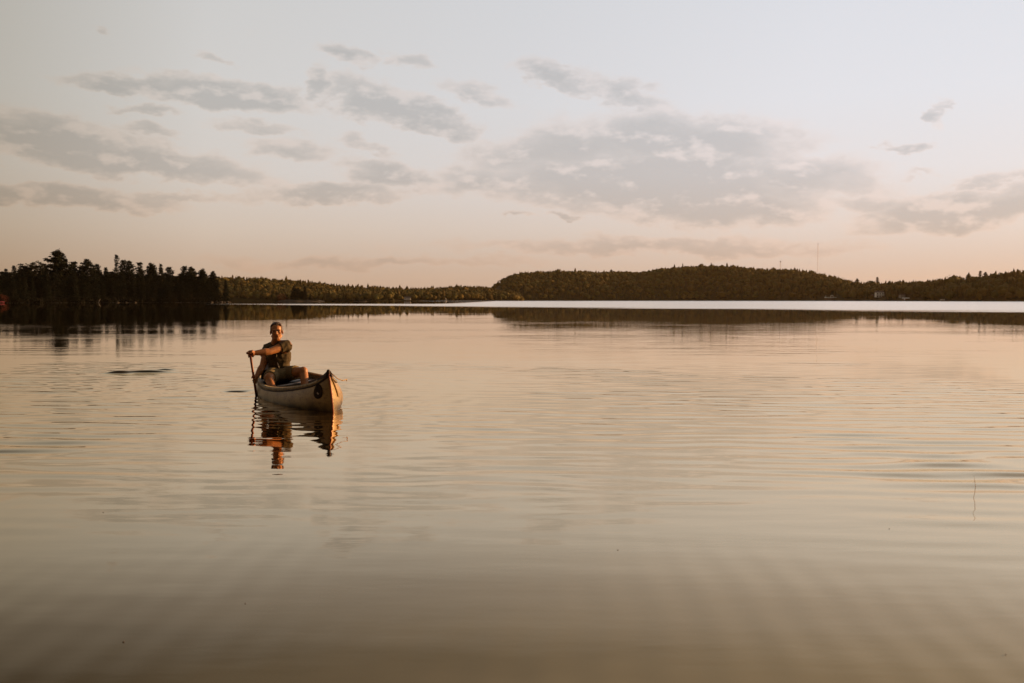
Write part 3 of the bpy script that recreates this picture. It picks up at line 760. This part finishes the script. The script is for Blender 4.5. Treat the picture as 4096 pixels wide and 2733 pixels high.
mast(3119, 1044, .34, 'short mast with a cluster of antennas left of the tall one', [(.93, 1.9), (.99, 1.2)])

# ------------------------------------------------------------------ lakeside buildings
WHITE = material('white_paint', (.72, .66, .58), .7, .1, .6); WALLR = material('brown_siding', (.16, .085, .05), .85, .25, .8)
ROOFM = material('roof_shingle', (.10, .07, .055), .9, .3, 1.5); GLASS = material('window_glass', (.03, .03, .035), .08, .1, 1, spec=.6)
GREYW = material('grey_siding', (.30, .26, .22), .85, .2, .7); DOCKM = material('dock_planks', (.22, .18, .14), .9, .3, 1)
def windows(e, spots, w, h):
    for (x, y, z) in spots:
        f = MB().box((x, y, z), (w + .3, .12, h + .3)).build('window', WHITE, e); MB().box((x, y - .09, z), (w, .08, h)).build('pane', GLASS, f)
def gable(mb, w, d, h, z, over=.6):
    V = [(-w / 2 - over, -d / 2 - over, z), (w / 2 + over, -d / 2 - over, z), (w / 2 + over, d / 2 + over, z), (-w / 2 - over, d / 2 + over, z), (-w / 2 - over, 0, z + h), (w / 2 + over, 0, z + h)]
    mb._add(V, [(0, 1, 5, 4), (2, 3, 4, 5), (0, 4, 3), (1, 2, 5), (3, 2, 1, 0)])
def place(name, px, t, rz=0.0, dz=0.0):
    p = main.pt(px, t); return empty(name, (p.x, p.y, max(p.z, .5) + dz), rz)
e = place('boathouse', 3331, .008, 0, .1)
MB().box((-3, 0, 1.6), (17, 7, 3.2)).build('lower_wall', WALLR, e)
MB().box((-2, -.5, 3.75), (21, 8.5, 1.0)).build('deck_parapet', WHITE, e)
MB().box((9, -1.5, 2.1), (8.6, 6, 4.2)).build('boat_bay', WHITE, e)
arch = MB(); arch.tube([(-4.2, -2, 4.2), (-4.2, -2, 6.2), (-3.2, -2, 7.3), (-1.6, -2, 7.3), (-.6, -2, 6.2), (-.6, -2, 4.2)], .38, 8); arch.build('arbour_arch', WHITE, e)
MB().tube([(-12, -2, 3.2), (-12, -2, 6.6)], .28, 6).build('lamp_post', WHITE, e)
windows(e, [(-8, -3.6, 1.8), (-4, -3.6, 1.8), (0, -3.6, 1.8)], 1.6, 1.2); MB().box((9, -4.56, 1.5), (3.4, .1, 2.6)).build('boat_door', GREYW, e)
tag(e, 'long low boathouse with white roof terrace, arch and pale bay', 'boathouse', 'lakeside buildings')
e = place('house', 3516, .11, -.1)
MB().box((0, 0, 3.2), (10.5, 8, 6.4)).build('wall', WHITE, e); rf = MB(); gable(rf, 10.5, 8, 2.2, 6.42); rf.build('roof', ROOFM, e)
MB().box((-.6, -4.9, 3.0), (11.5, 1.9, .35)).build('balcony', WHITE, e); MB().box((-.6, -5.85, 3.7), (11.5, .1, .35)).build('railing', WHITE, e)
windows(e, [(x, -4.06, z) for x in (-3.4, 0, 3.4) for z in (1.4, 4.7)], 1.9, 1.5); MB().box((3.8, 1, 8.4), (1, 1, 2.2)).build('chimney', WALLR, e)
tag(e, 'white two-storey house with a balcony among the lakeside trees', 'house', 'lakeside buildings')
e = place('cottage', 3607, .07, .1)
MB().box((0, 0, 1.8), (6.5, 5, 3.6)).build('wall', GREYW, e); rf = MB(); gable(rf, 6.5, 5, 1.6, 3.62); rf.build('roof', ROOFM, e); windows(e, [(-1.6, -2.56, 1.8), (1.6, -2.56, 1.8)], 1.2, 1.1)
tag(e, 'small pale cottage just right of the white house', 'cottage', 'lakeside buildings')
e = place('dock_shed', 3621, .010, -.05)
MB().box((0, 0, 1.1), (8, 3.4, 2.2)).build('wall', WALLR, e); rf = MB(); gable(rf, 8, 3.4, 1.0, 2.22, .4); rf.build('roof', WHITE, e); MB().box((-2, -1.76, 1.0), (1.3, .1, 1.8)).build('door', WHITE, e)
tag(e, 'low shed with pale roof at the water below the small cottage', 'shed', 'lakeside buildings')
e = place('cabin', 3493, .12, .2, -.3)
MB().box((0, 0, 1.6), (5, 4, 3.2)).build('wall', WALLR, e); rf = MB(); gable(rf, 5, 4, 1.4, 3.22, .4); rf.build('roof', ROOFM, e); windows(e, [(0, -2.06, 1.7)], 1.2, 1.0)
tag(e, 'brown cabin tucked left of the white house', 'cabin', 'lakeside buildings')
e = place('dock', 3770, .004, 0, -.2)
MB().box((0, -3, .5), (10, 5, .25)).build('deck', DOCKM, e)
for sx in (-4.4, 4.4):
    for sy in (-5, -1): MB().tube([(sx, sy, -1.5), (sx, sy, .95)], .14, 6).build('post', DOCKM, e)
MB().box((-1.5, -3, 1.15), (4.5, 1.8, .9)).build('moored_tarp', WHITE, e)
tag(e, 'low wooden dock with pale tarp on the right shore', 'dock', 'lakeside buildings')
p = low.pt(1630, .03); e = empty('boathouse', (p.x, p.y, max(.4, p.z)))
MB().box((0, 0, 1.9), (10, 6, 3.8)).build('wall', GREYW, e); rf = MB(); gable(rf, 10, 6, 1.8, 3.82, .5); rf.build('roof', ROOFM, e); windows(e, [(-2.5, -3.06, 2), (2.5, -3.06, 2)], 1.5, 1.3)
tag(e, 'dim grey boathouse under the low ridge forest', 'boathouse', 'lakeside buildings')
p = low.pt(1783, .006); e = empty('beach_tent', (p.x, p.y - 2, .3))
tm = MB(); tm._add([(-1.8, -1.5, 0), (1.8, -1.5, 0), (1.8, 1.5, 0), (-1.8, 1.5, 0), (0, -1.5, 4.2), (0, 1.5, 4.2)], [(0, 3, 5, 4), (1, 4, 5, 2), (3, 2, 5), (3, 0, 1, 2)]); tm.build('canvas', WHITE, e)
MB().tube([(0, -1.5, 0), (0, -1.5, 4.3)], .08, 6).build('pole', STEEL, e)
tag(e, 'tiny white A-shaped tent at the foot of the low ridge', 'tent')

# ------------------------------------------------------------------ canoe
def canoe_skin_mat():
    m = bpy.data.materials.new('canoe_skin'); m.use_nodes = True; g = NT(m.node_tree); b = g.n['Principled BSDF']
    tc = g.add('ShaderNodeTexCoord').outputs['Object']
    n1 = g.noise(tc, 4.5, 6, .65).outputs[0]; n2 = g.noise(g.mapping(tc, sc=(1, 1, 2.2)), 22, 5, .7).outputs[0]; n3 = g.noise(g.mapping(tc, sc=(14, 14, 1.2)), 1.6, 3, .5).outputs[0]
    c = g.mix(g.mapr(n1, .38, .64, 0, 1), (.37, .24, .088), (.23, .135, .042))
    c = g.mix(g.mapr(n2, .52, .66, 0, .85), c, (.09, .045, .016))
    c = g.mix(g.mapr(n3, .58, .72, 0, .35), c, (.28, .18, .10))
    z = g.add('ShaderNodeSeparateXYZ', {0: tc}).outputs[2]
    c = g.mix(g.math('MULTIPLY', g.mapr(z, .20, .0, 0, 1), g.mapr(n1, .35, .6, .55, 1.0)), c, (.035, .020, .009))   # lower hull's shade painted in, darkening towards the water line
    g.l.new(c, b.inputs['Base Color']); b.inputs['Roughness'].default_value = .42
    bp = g.add('ShaderNodeBump', {'Height': g.math('ADD', n1, g.math('MULTIPLY', n2, .2)), 'Strength': .6, 'Distance': .006}); g.l.new(bp.outputs[0], b.inputs['Normal'])
    return m
def build_canoe():
    root = empty('canoe', CTR); root.matrix_world = CANOE_M
    tag(root, 'weathered cream canoe with dark round bow emblem and rope, paddled on calm water', 'canoe')
    skin = canoe_skin_mat(); inner = material('grey_lining', (.17, .155, .125), .6, .12, 6, .002)
    dark = material('dark_trim', (.030, .020, .014), .6, .3, 12); rubber = material('bow_cap_leather', (.055, .028, .018), .75, .3, 20, .002)
    trim = material('gunwale_foam', (.31, .225, .12), .7, .22, 30, .001); alu = material('aluminium', (.62, .58, .54), .38, .1, 8, metal=.7)
    xs = np.concatenate([-np.cos(np.linspace(0, math.pi, 61)) * HALF]); vs_ = np.linspace(0, 1, 17)
    def shell(off, sides=(-1, 1), v0=0.0, v1=1.0, nv=17):
        V = []; row = []
        prof = [(-1, v) for v in np.linspace(v1, v0, nv)] + [(1, v) for v in np.linspace(v0, v1, nv)][1:]
        for x in xs:
            for sd_, v in prof: V.append(hull_pt(x, v, sd_, off) if v > 0 else Vector((hull_pt(x, 0, 1, 0).x, 0, hull_sec(x)[3] - off)))
        n = len(prof); I = np.arange(len(V)).reshape(len(xs), n)
        return np.array(V), np.stack([I[:-1, :-1], I[1:, :-1], I[1:, 1:], I[:-1, 1:]], -1).reshape(-1, 4)
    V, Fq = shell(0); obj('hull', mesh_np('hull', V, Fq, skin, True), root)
    V, Fq = shell(-.012); obj('interior_lining', mesh_np('interior_lining', V, Fq[:, ::-1], inner, True), root)
    # gunwale bands, dark seam and rivets
    gx = np.linspace(-HALF * .985, HALF * .985, 70)
    for sd_ in (-1, 1):
        V = []; 
        for x in gx:
            p = hull_pt(x, 1, sd_); lo = hull_pt(x, .86, sd_); dn = (lo - p).normalized() * .034
            o = Vector((0, sd_, 0))
            V += [p + o * .016 + Vector((0, 0, .006)), p + dn + o * .018, p + dn - o * .004, p - o * .022 + dn * .35, p - o * .020 + Vector((0, 0, .006))]
        I = np.arange(len(V)).reshape(len(gx), 5); J = np.roll(I, -1, 1)
        gband = obj('gunwale', mesh_np('gunwale', np.array(V), np.stack([I[:-1], J[:-1], J[1:], I[1:]], -1).reshape(-1, 4), trim, False), root)
        t = MB(); t.tube([hull_pt(x, 1, sd_) + (hull_pt(x, .86, sd_) - hull_pt(x, 1, sd_)).normalized() * .043 + Vector((0, sd_ * .007, 0)) for x in gx], .009, 6)
        t.build('seam_cord', dark, root, True)
        rv = MB()
        for x in gx[2:-2:2]:
            p = hull_pt(x, 1, sd_); dn = (hull_pt(x, .86, sd_) - p).normalized() * .017; rv.ell(p + dn + Vector((0, sd_ * .018, 0)), (.0055,) * 3, None, 6, 4)
        rv.build('rivets', dark, gband)['kind'] = 'stuff'
    # stem band, end caps, deck plates
    for e_ in (1, -1):
        t = MB(); t.tube([hull_pt(e_ * HALF, v, 1) * 1.0 + Vector((e_ * .004, -hull_pt(e_ * HALF, v, 1).y, 0)) for v in np.linspace(.0, 1.0, 14)], .011, 8)
        t.build('stem_band', material('red_brown_trim', (.30, .075, .035), .55, .25, 15), root, True)
        V = []; nn = 8
        for i in range(nn + 1):
            x = e_ * (HALF * (.90 + .105 * i / nn)); b, gw, zg, zk = hull_sec(x)
            for f in (-1, -.5, 0, .5, 1): V.append((x, f * (gw + .020), zg + .012 + .022 * (1 - f * f) ))
            V += [(x, (gw + .022), zg - .05), (x, -(gw + .022), zg - .05)]
        m_ = 7; order = [6, 0, 1, 2, 3, 4, 5]; I = np.arange(len(V)).reshape(nn + 1, m_)[:, order]; J = np.roll(I, -1, 1)
        Fq = np.stack([I[:-1], J[:-1], J[1:], I[1:]], -1).reshape(-1, 4)
        cap = obj('end_cap', mesh_np('end_cap', np.array(V), [Fq], rubber, False), root)
        tp = MB(); b, gw, zg, zk = hull_sec(e_ * HALF); tp.cone((e_ * (HALF - .02), 0, zg - .04), .026, (e_ * (HALF + .002), 0, zg + .022), .021, 10); tp.build('stem_head', rubber, root, True)
        V = []
        for i in range(9):
            x = e_ * HALF * (.76 + .15 * i / 8); b, gw, zg, zk = hull_sec(x)
            for f in (-1, 0, 1): V.append((x, f * (gw - .015), zg - .012))
        I = np.arange(27).reshape(9, 3); obj('deck_plate', mesh_np('deck_plate', np.array(V), np.stack([I[:-1, :-1], I[1:, :-1], I[1:, 1:], I[:-1, 1:]], -1).reshape(-1, 4), rubber, False), root)
    # ribs
    for x in np.arange(-1.4, 1.41, .28):
        V = []; prof = [(-1, v) for v in np.linspace(1, 0, 12)] + [(1, v) for v in np.linspace(0, 1, 12)][1:]
        for dx in (-.012, .012):
            for sd_, v in prof:
                p = hull_pt(x + dx, v, sd_, -.020) if v > 0 else Vector((x + dx, 0, hull_sec(x)[3] + .018)); V.append(p)
        n = len(prof); I = np.arange(2 * n).reshape(2, n); obj('rib', mesh_np('rib', np.array(V), np.stack([I[:-1, :-1], I[1:, :-1], I[1:, 1:], I[:-1, 1:]], -1).reshape(-1, 4), inner, False), root)
    # seat under the paddler, thwart behind, forward thwart
    def plank(name, x, w, z, th, mat_):
        b, gw, zg, zk = hull_sec(x); return MB().box((x, 0, z), (w, 2 * (gw - .005), th)).build(name, mat_, root)
    st = plank('seat', -.44, .30, .165, .02, material('dark_seat', (.05, .04, .035), .7, .3, 9))
    for dx in (-.155, .155): MB().tube([(-.44 + dx, -.375, .168), (-.44 + dx, .375, .168)], .014, 8).build('seat_tube', alu, root, True)
    plank('thwart', -1.15, .08, .19, .022, alu); plank('thwart', .80, .06, .235, .022, dark)
    # flat foam floor mat
    # bow emblem, conforming to the skin on both sides
    for sd_ in (-1,):
        def disc(name, cx, cz, ra, rb, off, mat_, ang=None, n=28, parent=root):
            V = []; Fc = []
            def P(a, r):
                x = cx + ra * r * math.cos(a); z = cz + rb * r * math.sin(a); lo, hi = 0.0, 1.0
                for _ in range(24):
                    mid = (lo + hi) / 2
                    if hull_pt(x, mid, sd_).z < z: lo = mid
                    else: hi = mid
                p = hull_pt(x, lo, sd_); return p + Vector((.35 * off, sd_ * off, 0))
            V.append(P(0, 0))
            for r in (.5, 1.0):
                for k in range(n): V.append(P(2 * math.pi * k / n, r * (ang(2 * math.pi * k / n) if ang else 1)))
            Fc = [(0, 1 + k, 1 + (k + 1) % n) for k in range(n)] + [(1 + k, 1 + n + k, 1 + n + (k + 1) % n, 1 + (k + 1) % n) for k in range(n)]
            me = bpy.data.meshes.new(name); me.from_pydata([tuple(v) for v in V], [], Fc); me.materials.append(mat_); return obj(name, me, parent)
        em = disc('emblem', HALF - .165, .252, .078, .086, .005, material('emblem_black', (.026, .016, .009), .9, .4, 60, spec=.1))
        disc('emblem_ring', HALF - .165, .252, .066, .073, .0075, material('emblem_brown', (.048, .028, .014), .9, .5, 40, spec=.1), parent=em)
        disc('emblem_head', HALF - .168, .249, .042, .060, .010, MATS['emblem_black'], lambda a: 1 + .22 * math.cos(3 * a + .6) + .12 * math.sin(5 * a), parent=em)
        disc('emblem_mark', HALF - .156, .232, .013, .016, .013, material('emblem_cream', (.34, .26, .19), .5, .2, 60), lambda a: 1 + .4 * math.cos(2 * a + .8), 14, em)
    # painter rope at the bow
    rope = material('yellow_rope', (.34, .19, .06), .8, .3, 80, .002)
    zt = hull_sec(HALF)[2]
    pts = [Vector((HALF - .01, .020, zt + .01)), Vector((HALF + .015, .050, zt - .03)), Vector((HALF - .02, .10, zt - .085)), Vector((HALF - .09, .175, zt - .125)), Vector((HALF - .17, .25, zt - .13))]
    MB().tube([pts[0], pts[0].lerp(pts[1], .6), pts[1], pts[2], pts[3], pts[4], Vector((HALF - .27, .27, zt - .16))], 0.0055, 6).build('rope', rope, root, True)
    r2 = []
    for x, z in ((HALF - .02, zt - .01), (HALF - .05, zt - .10), (HALF - .085, zt - .17), (HALF - .11, zt - .25), (HALF - .12, zt - .31)):
        lo, hi = 0.0, 1.0
        for _ in range(24):
            mid = (lo + hi) / 2
            if hull_pt(x, mid, 1).z < z: lo = mid
            else: hi = mid
        r2.append(hull_pt(x, lo, 1, .010))
    MB().tube(r2, [.008, .009, .010, .010, .006], 6).build('rope', rope, root, True)
    return root
build_canoe()

# ------------------------------------------------------------------ paddle (held, so a thing of its own)
PT = at(1001, 1416, 13.15); PLW = at(1016.5, 1522, 13.37); PAX = (PLW - PT).normalized()
def build_paddle():
    e = empty('paddle', PT); wood = material('varnished_wood', (.30, .075, .025), .45, .3, 18)
    z = PAX; xx = Vector((0, 1, 0)).cross(z).normalized(); 
    MB().tube([Vector((0, 0, 0)) - z * .01, z * .45, z * .76], [.0165, .0155, .017], 12).build('shaft', wood, e, True)
    MB().cone(-xx * .035 - z * .012, .018, xx * .035 - z * .012, .018).build('grip', wood, e, True)
    V = []; n = 13; prof = [.017, .030, .050, .066, .074, .078, .078, .078, .077, .075, .070, .055, .012]
    bx = Vector((1, 0, 0)); bx = (bx - z * bx.dot(z)).normalized(); by = z.cross(bx)
    for i in range(n):
        d = z * (.72 + .55 * i / (n - 1)); th = .014 * (1 - .7 * i / n)
        w = prof[i]; V += [d - by * w, d + bx * th, d + by * w, d - bx * th]
    I = np.arange(n * 4).reshape(n, 4); J = np.roll(I, -1, 1)
    obj('blade', mesh_np('blade', np.array(V), np.stack([I[:-1], J[:-1], J[1:], I[1:]], -1).reshape(-1, 4), wood, True), e)
    tag(e, 'brown wooden paddle held upright with its blade in the water', 'paddle')
build_paddle()

# ------------------------------------------------------------------ the paddler
def build_person():
    base = at(1118, 1500, 13.62); base.z = .19
    root = empty('person', base); tag(root, 'person in olive T-shirt and khaki shorts sitting in the canoe, paddling on one side', 'person')
    P = lambda px, py, Y: at(px, py, Y) - base
    skin = material('skin', (.36, .140, .042), .5, .12, 30, .0006, spec=.35, sss=.12)
    hairm = material('brown_hair', (.060, .026, .012), .6, .5, 90, .004); shirt = material('olive_cotton', (.060, .036, .009), .9, .2, 40, .001)
    short = material('khaki_cotton', (.17, .115, .045), .9, .18, 40, .001); shoe = material('shoe_canvas', (.08, .06, .05), .8, .2, 20)
    hc = P(1117, 1497, 13.66); hR = P(1095, 1499, 13.58); hL = P(1141, 1497, 13.64)
    kR = P(1075, 1513, 13.17); aR = P(1100, 1588, 12.93); tR = P(1108, 1600, 12.74)
    kL = P(1214, 1486, 13.34); aL = P(1222, 1583, 13.10); tL = P(1228, 1596, 12.90)
    waist = P(1117, 1466, 13.68); chest = P(1112, 1418, 13.64); nb = P(1099, 1377, 13.60); 
    sL = P(1147, 1382, 13.50); sR = P(1072, 1394, 13.72); eL = P(1077, 1407, 13.30); wL = P(1016, 1413, 13.19)
    eR = P(1051, 1464, 13.56); wR = P(1025, 1509, 13.41)
    hd = P(1106, 1328, 13.50)
    b = MB()
    # trunk and limbs
    b.ell(hc + Vector((0, 0, .01)), (.165, .12, .12)); b.cone(hc, .13, waist, .13); b.cone(waist, .135, chest, .145)
    b.cone(sL * .8 + chest * .2, .085, sR * .8 + chest * .2, .085); b.cone(chest, .12, nb, .06); b.cone(nb, .058, hd + Vector((0, .02, -.06)), .055)
    for h, k, a, t in ((hR, kR, aR, tR), (hL, kL, aL, tL)):
        m = k.lerp(a, .30); b.cone(h, .088, h.lerp(k, .5), .080); b.cone(h.lerp(k, .5), .078, k, .060); b.ell(k + Vector((0, -.012, .006)), (.058, .056, .060))
        b.cone(k, .056, m + Vector((0, .018, 0)), .056); b.cone(m + Vector((0, .018, 0)), .055, a, .036); b.cone(a, .037, t, .030); b.cone(a + Vector((0, .03, -.01)), .035, t, .030)
    for s_, e_, w_ in ((sL, eL, wL), (sR, eR, wR)):
        m = e_.lerp(w_, .28); b.cone(s_, .066, s_.lerp(e_, .45), .058); b.cone(s_.lerp(e_, .45), .057, e_, .045); b.cone(e_, .045, m, .050); b.cone(m, .050, w_, .031)
    # hands closed on the shaft: five fingers wrapped round it
    def hand(gp, wrist, along, curl, spread=1.0):
        """gp point on the shaft, along = direction index->little finger, curl = +-1 sense of wrapping"""
        along = along.normalized(); rs = .0165
        rad = (wrist - gp); rad = (rad - along * rad.dot(along)).normalized(); tan = along.cross(rad) * curl
        pc = gp + rad * (rs + .016)
        b.ell(gp + rad * (rs + .020), (.030, .030, .034))
        for f in (-.036, -.012, .012, .036):
            k0 = gp + along * f + rad * (rs + .020); b.cone(wrist, .027, k0 + tan * .006, .018, 10)
        for f, L, r in ((-.040, .95, .0118), (-.013, 1.05, .0122), (.014, 1.0, .0120), (.039, .85, .0106)):
            pts = []
            for j in range(5):
                a = (-.35 + j * .86 * L); rr = rs + r * .9
                pts.append(gp + along * (f * spread) + (rad * math.cos(a) + tan * math.sin(a)) * (rr + (.006 if j == 0 else 0)))
            for j in range(4): b.cone(pts[j], r * (1.12 - .07 * j), pts[j + 1], r * (1.05 - .07 * j), 8)
        # thumb leaves the side of the palm near its base
        t0 = gp + rad * (rs + .026) - along * .030; 
        t1 = gp - along * .050 + rad * .014 - tan * (rs + .010); t2 = gp - along * .040 - rad * .010 - tan * (rs + .008)
        b.cone(wrist.lerp(t0, .6), .016, t0 - tan * .010, .0135, 8); b.cone(t0 - tan * .010, .0130, t1, .0115, 8); b.cone(t1, .0115, t2, .0095, 8)
    gL = PT - base + PAX * .012; hand(gL, wL, Vector((.25, -1, .0)).cross(PAX).cross(PAX) * 0 + PAX, -1)
    gR = PLW - base; hand(gR, wR, PAX, 1)
    # head: skull, jaw, brow, nose, lips, ears
    yaw = R(12); tilt = R(-3)
    M = Matrix.Rotation(tilt, 3, 'Y') @ Matrix.Rotation(yaw, 3, 'Z') @ Matrix.Rotation(R(2), 3, 'X')
    H = lambda x, y, z: hd + M @ Vector((x, y, z))
    b.ell(H(0, .022, .038), (.076, .096, .084), M); b.ell(H(0, -.030, -.018), (.064, .062, .082), M); b.ell(H(0, -.036, -.066), (.050, .046, .046), M)
    b.ell(H(0, -.066, -.092), (.024, .022, .020), M); b.cone(H(-.052, .0, -.058), .024, H(-.018, -.062, -.088), .019); b.cone(H(.052, .0, -.058), .024, H(.018, -.062, -.088), .019)
    b.cone(H(-.040, -.074, .026), .014, H(.040, -.074, .026), .014)               # brow
    b.cone(H(0, -.086, .016), .0085, H(0, -.110, -.020), .0125, 10); b.ell(H(-.013, -.098, -.024), (.010, .011, .008), M); b.ell(H(.013, -.098, -.024), (.010, .011, .008), M)
    b.ell(H(-.042, -.066, -.012), (.022, .018, .016), M); b.ell(H(.042, -.066, -.012), (.022, .018, .016), M)   # cheekbones
    b.cone(H(-.019, -.084, -.050), .0075, H(.019, -.084, -.050), .0075, 8); b.cone(H(-.016, -.083, -.061), .008, H(.016, -.083, -.061), .008, 8)
    for s_ in (-1, 1): b.ell(H(s_ * .079, .014, -.006), (.010, .020, .033), M @ Matrix.Rotation(s_ * .35, 3, 'Z'))
    b.remesh('body', skin, .0058, 2, root)
    for s_ in (-1, 1):
        MB().ell(H(s_ * .031, -.0765, .004), (.0125, .009, .0062), M, 12, 8).build('eye', material('dark_eye', (.018, .011, .008), .3, .2, 50), root, True)
        MB().cone(H(s_ * .016, -.0905, .021), .0052, H(s_ * .050, -.080, .024), .0038, 8).build('eyebrow', hairm, root, True)
    MB().cone(H(-.020, -.0915, -.0555), .0022, H(.020, -.0915, -.0555), .0022, 6).build('mouth_line', material('lip', (.14, .040, .028), .5, .2, 50), root, True)
    # hair: short, swept up from the forehead
    h = MB(); h.ell(H(0, .046, .060), (.0800, .094, .073), M); h.ell(H(0, .065, .015), (.076, .066, .085), M)
    for s_ in (-1, 1): h.ell(H(s_ * .066, .012, .030), (.016, .038, .050), M)
    for k in range(15):
        x = -.058 + .116 * k / 14; lift = .010 * math.sin(k * 2.3); h.cone(H(x, -.020 + .006 * math.sin(k * 1.7), .112 - abs(x) * .34), .015, H(x + .008, -.036 + abs(x) * .30, .114 - abs(x) * .50 + lift), .009, 8)
    rg = np.random.RandomState(4)
    for k in range(60):
        d = Vector(rg.normal(0, 1, 3)); d.z = abs(d.z) + .2; d.normalize()
        p = H(d.x * .076, .034 + d.y * .092, .060 + d.z * .069); h.cone(p, .008, p + M @ Vector((d.x * .006 + .004, d.y * .006 + .010, d.z * .006)), .005, 6)
    h.remesh('hair', hairm, .0055, 1, root)
    # T-shirt
    def wr(c):
        q = Vector((c.x * 9, c.y * 9, c.z * 22)); return .0055 * mnoise.noise(q) + .0035 * math.sin(70 * (c.z - .55 * c.x) + 4 * mnoise.noise(c * 12))
    t = MB(); t.cone(hc + Vector((0, .01, .05)), .150, waist, .148); t.cone(waist, .150, chest, .160); t.ell(chest + Vector((.005, 0, -.03)), (.180, .140, .17))
    t.cone(sL * .88 + chest * .12, .090, sR * .88 + chest * .12, .088); t.cone(chest, .13, nb + Vector((0, .01, -.012)), .072); t.cone(nb + Vector((0, .015, -.005)), .062, sL + Vector((-.02, .01, .01)), .070); t.cone(nb + Vector((0, .015, -.005)), .060, sR + Vector((.02, 0, .01)), .068)
    for s_, e_, f in ((sL, eL, .42), (sR, eR, .50)):
        d = (e_ - s_).normalized(); L = (e_ - s_).length * f
        t.tube([s_ - d * .03, s_ + d * .03, s_ + d * L * .7, s_ + d * L], [.074, .076, .070, .068], 18)
    t.ell(waist + Vector((.06, -.03, -.02)), (.10, .11, .10))
    t.remesh('t_shirt', shirt, .0075, 2, root, wr)
    # collar ring, hem cord and pale zip pull on the dark front
    MB().tube([nb + Vector((.070 * math.cos(a), .012 - .066 * math.sin(a), .012 - .016 * math.sin(a))) for a in np.linspace(0, 2 * math.pi, 22)], .007, 6, False).build('collar', shirt, root, True)
    fr = lambda px, py, Y: at(px, py, Y) - base
    MB().tube([fr(1106, 1418, 13.475), fr(1107, 1440, 13.50), fr(1113, 1462, 13.52), fr(1119, 1478, 13.52)], [.003, .004, .006, .003], 6).build('drawcord', material('pale_cord', (.55, .45, .33), .8), root, True)
    # shorts
    s = MB(); s.ell(hc + Vector((0, 0, 0)), (.185, .145, .130)); s.cone(hc, .145, hc.lerp(waist, .35), .148)
    for h_, k_, f, r1 in ((hR, kR, .80, .088), (hL, kL, .60, .098)):
        d = (k_ - h_); s.tube([h_ - d * .10, h_, h_ + d * (f * .5), h_ + d * f], [.10, .112, .104, r1], 20)
    s.cone(hR.lerp(kR, .3), .085, hL.lerp(kL, .3), .085)
    s.remesh('shorts', short, .0075, 2, root, lambda c: .006 * mnoise.noise(Vector((c.x * 16, c.y * 16, c.z * 10))))
    for a, tt in ((aR, tR), (aL, tL)):
        sh = MB(); sh.cone(a + Vector((0, .03, -.025)), .040, tt + Vector((0, -.02, -.008)), .036); sh.cone(a, .045, a.lerp(tt, .4), .044); sh.remesh('shoe', shoe, .008, 1, root)
build_person()

# ------------------------------------------------------------------ small things on the water
def reed():
    p = at(3895, 1994, 6.52); e = MB(); p.z = 0
    pts = [at(3896, 1999, 6.52), at(3895, 1988, 6.52), at(3899, 1972, 6.52), at(3902, 1948, 6.52), at(3899, 1925, 6.52), at(3896, 1903, 6.52)]
    e.tube([q - p + Vector((0, 0, -.01 * (i == 0))) for i, q in enumerate(pts)], [.0016, .0015, .0015, .0016, .0013, .0007], 6)
    tag(e.build('reed_stem', material('dry_reed', (.48, .32, .19), .8, .2, 40), None, True, p), 'thin bent dry reed stem sticking out of the near water on the right', 'reed')
reed()
spk = [(538, 2240), (620, 2245), (981, 2429), (1535, 2399), (494, 2587), (1794, 2227), (413, 2057), (68, 2161), (4022, 2639), (2867, 2166), (2471, 2210), (3332, 2169), (3557, 2124), (3339, 2079),
       (3958, 1857), (2118, 2193), (640, 1702), (480, 1702), (760, 1727), (95, 1826), (1040, 1850)]
dead = material('dead_leaf', (.055, .030, .014), .8, .3, 60)
sv, sf = ico(1); sme = None
for k, (px, py) in enumerate(spk[2:14:2]):
    D = CAM_H * F_PX / (py - HZ); p = at(px, py, D)
    if sme is None:
        V = sv * np.array([.008, .005, .003]); V[:, 2] += .0012 * np.sin(V[:, 0] * 500); sme = mesh_np('leaf_fragment', V, sf, dead)
    o = obj('leaf_fragment', sme, None, (p.x, p.y, .002)); s = rnd.uniform(.4, .6) * (1 if D < 8 else 1.4); o.scale = (s, s, s); o.rotation_euler = (0, 0, rnd.uniform(0, 6))
    tag(o, 'tiny dark leaf fragment floating on the near water', 'leaf', 'leaf fragments floating on the water')

# ------------------------------------------------------------------ evening haze over the lake
def haze():
    m = bpy.data.materials.new('haze_air'); m.use_nodes = True; g = NT(m.node_tree); g.n.remove(g.n['Principled BSDF'])
    v = g.add('ShaderNodeVolumePrincipled', {'Color': (1.0, .70, .40, 1), 'Density': 1.6e-5, 'Anisotropy': .45})
    g.l.new(v.outputs[0], g.n['Material Output'].inputs['Volume'])
    o = MB().box((0, 3300, 84), (13000, 8000, 176)).build('haze', m); o['kind'] = 'stuff'; o['label'] = 'thin warm evening haze over the lake'; o['category'] = 'haze'
haze()
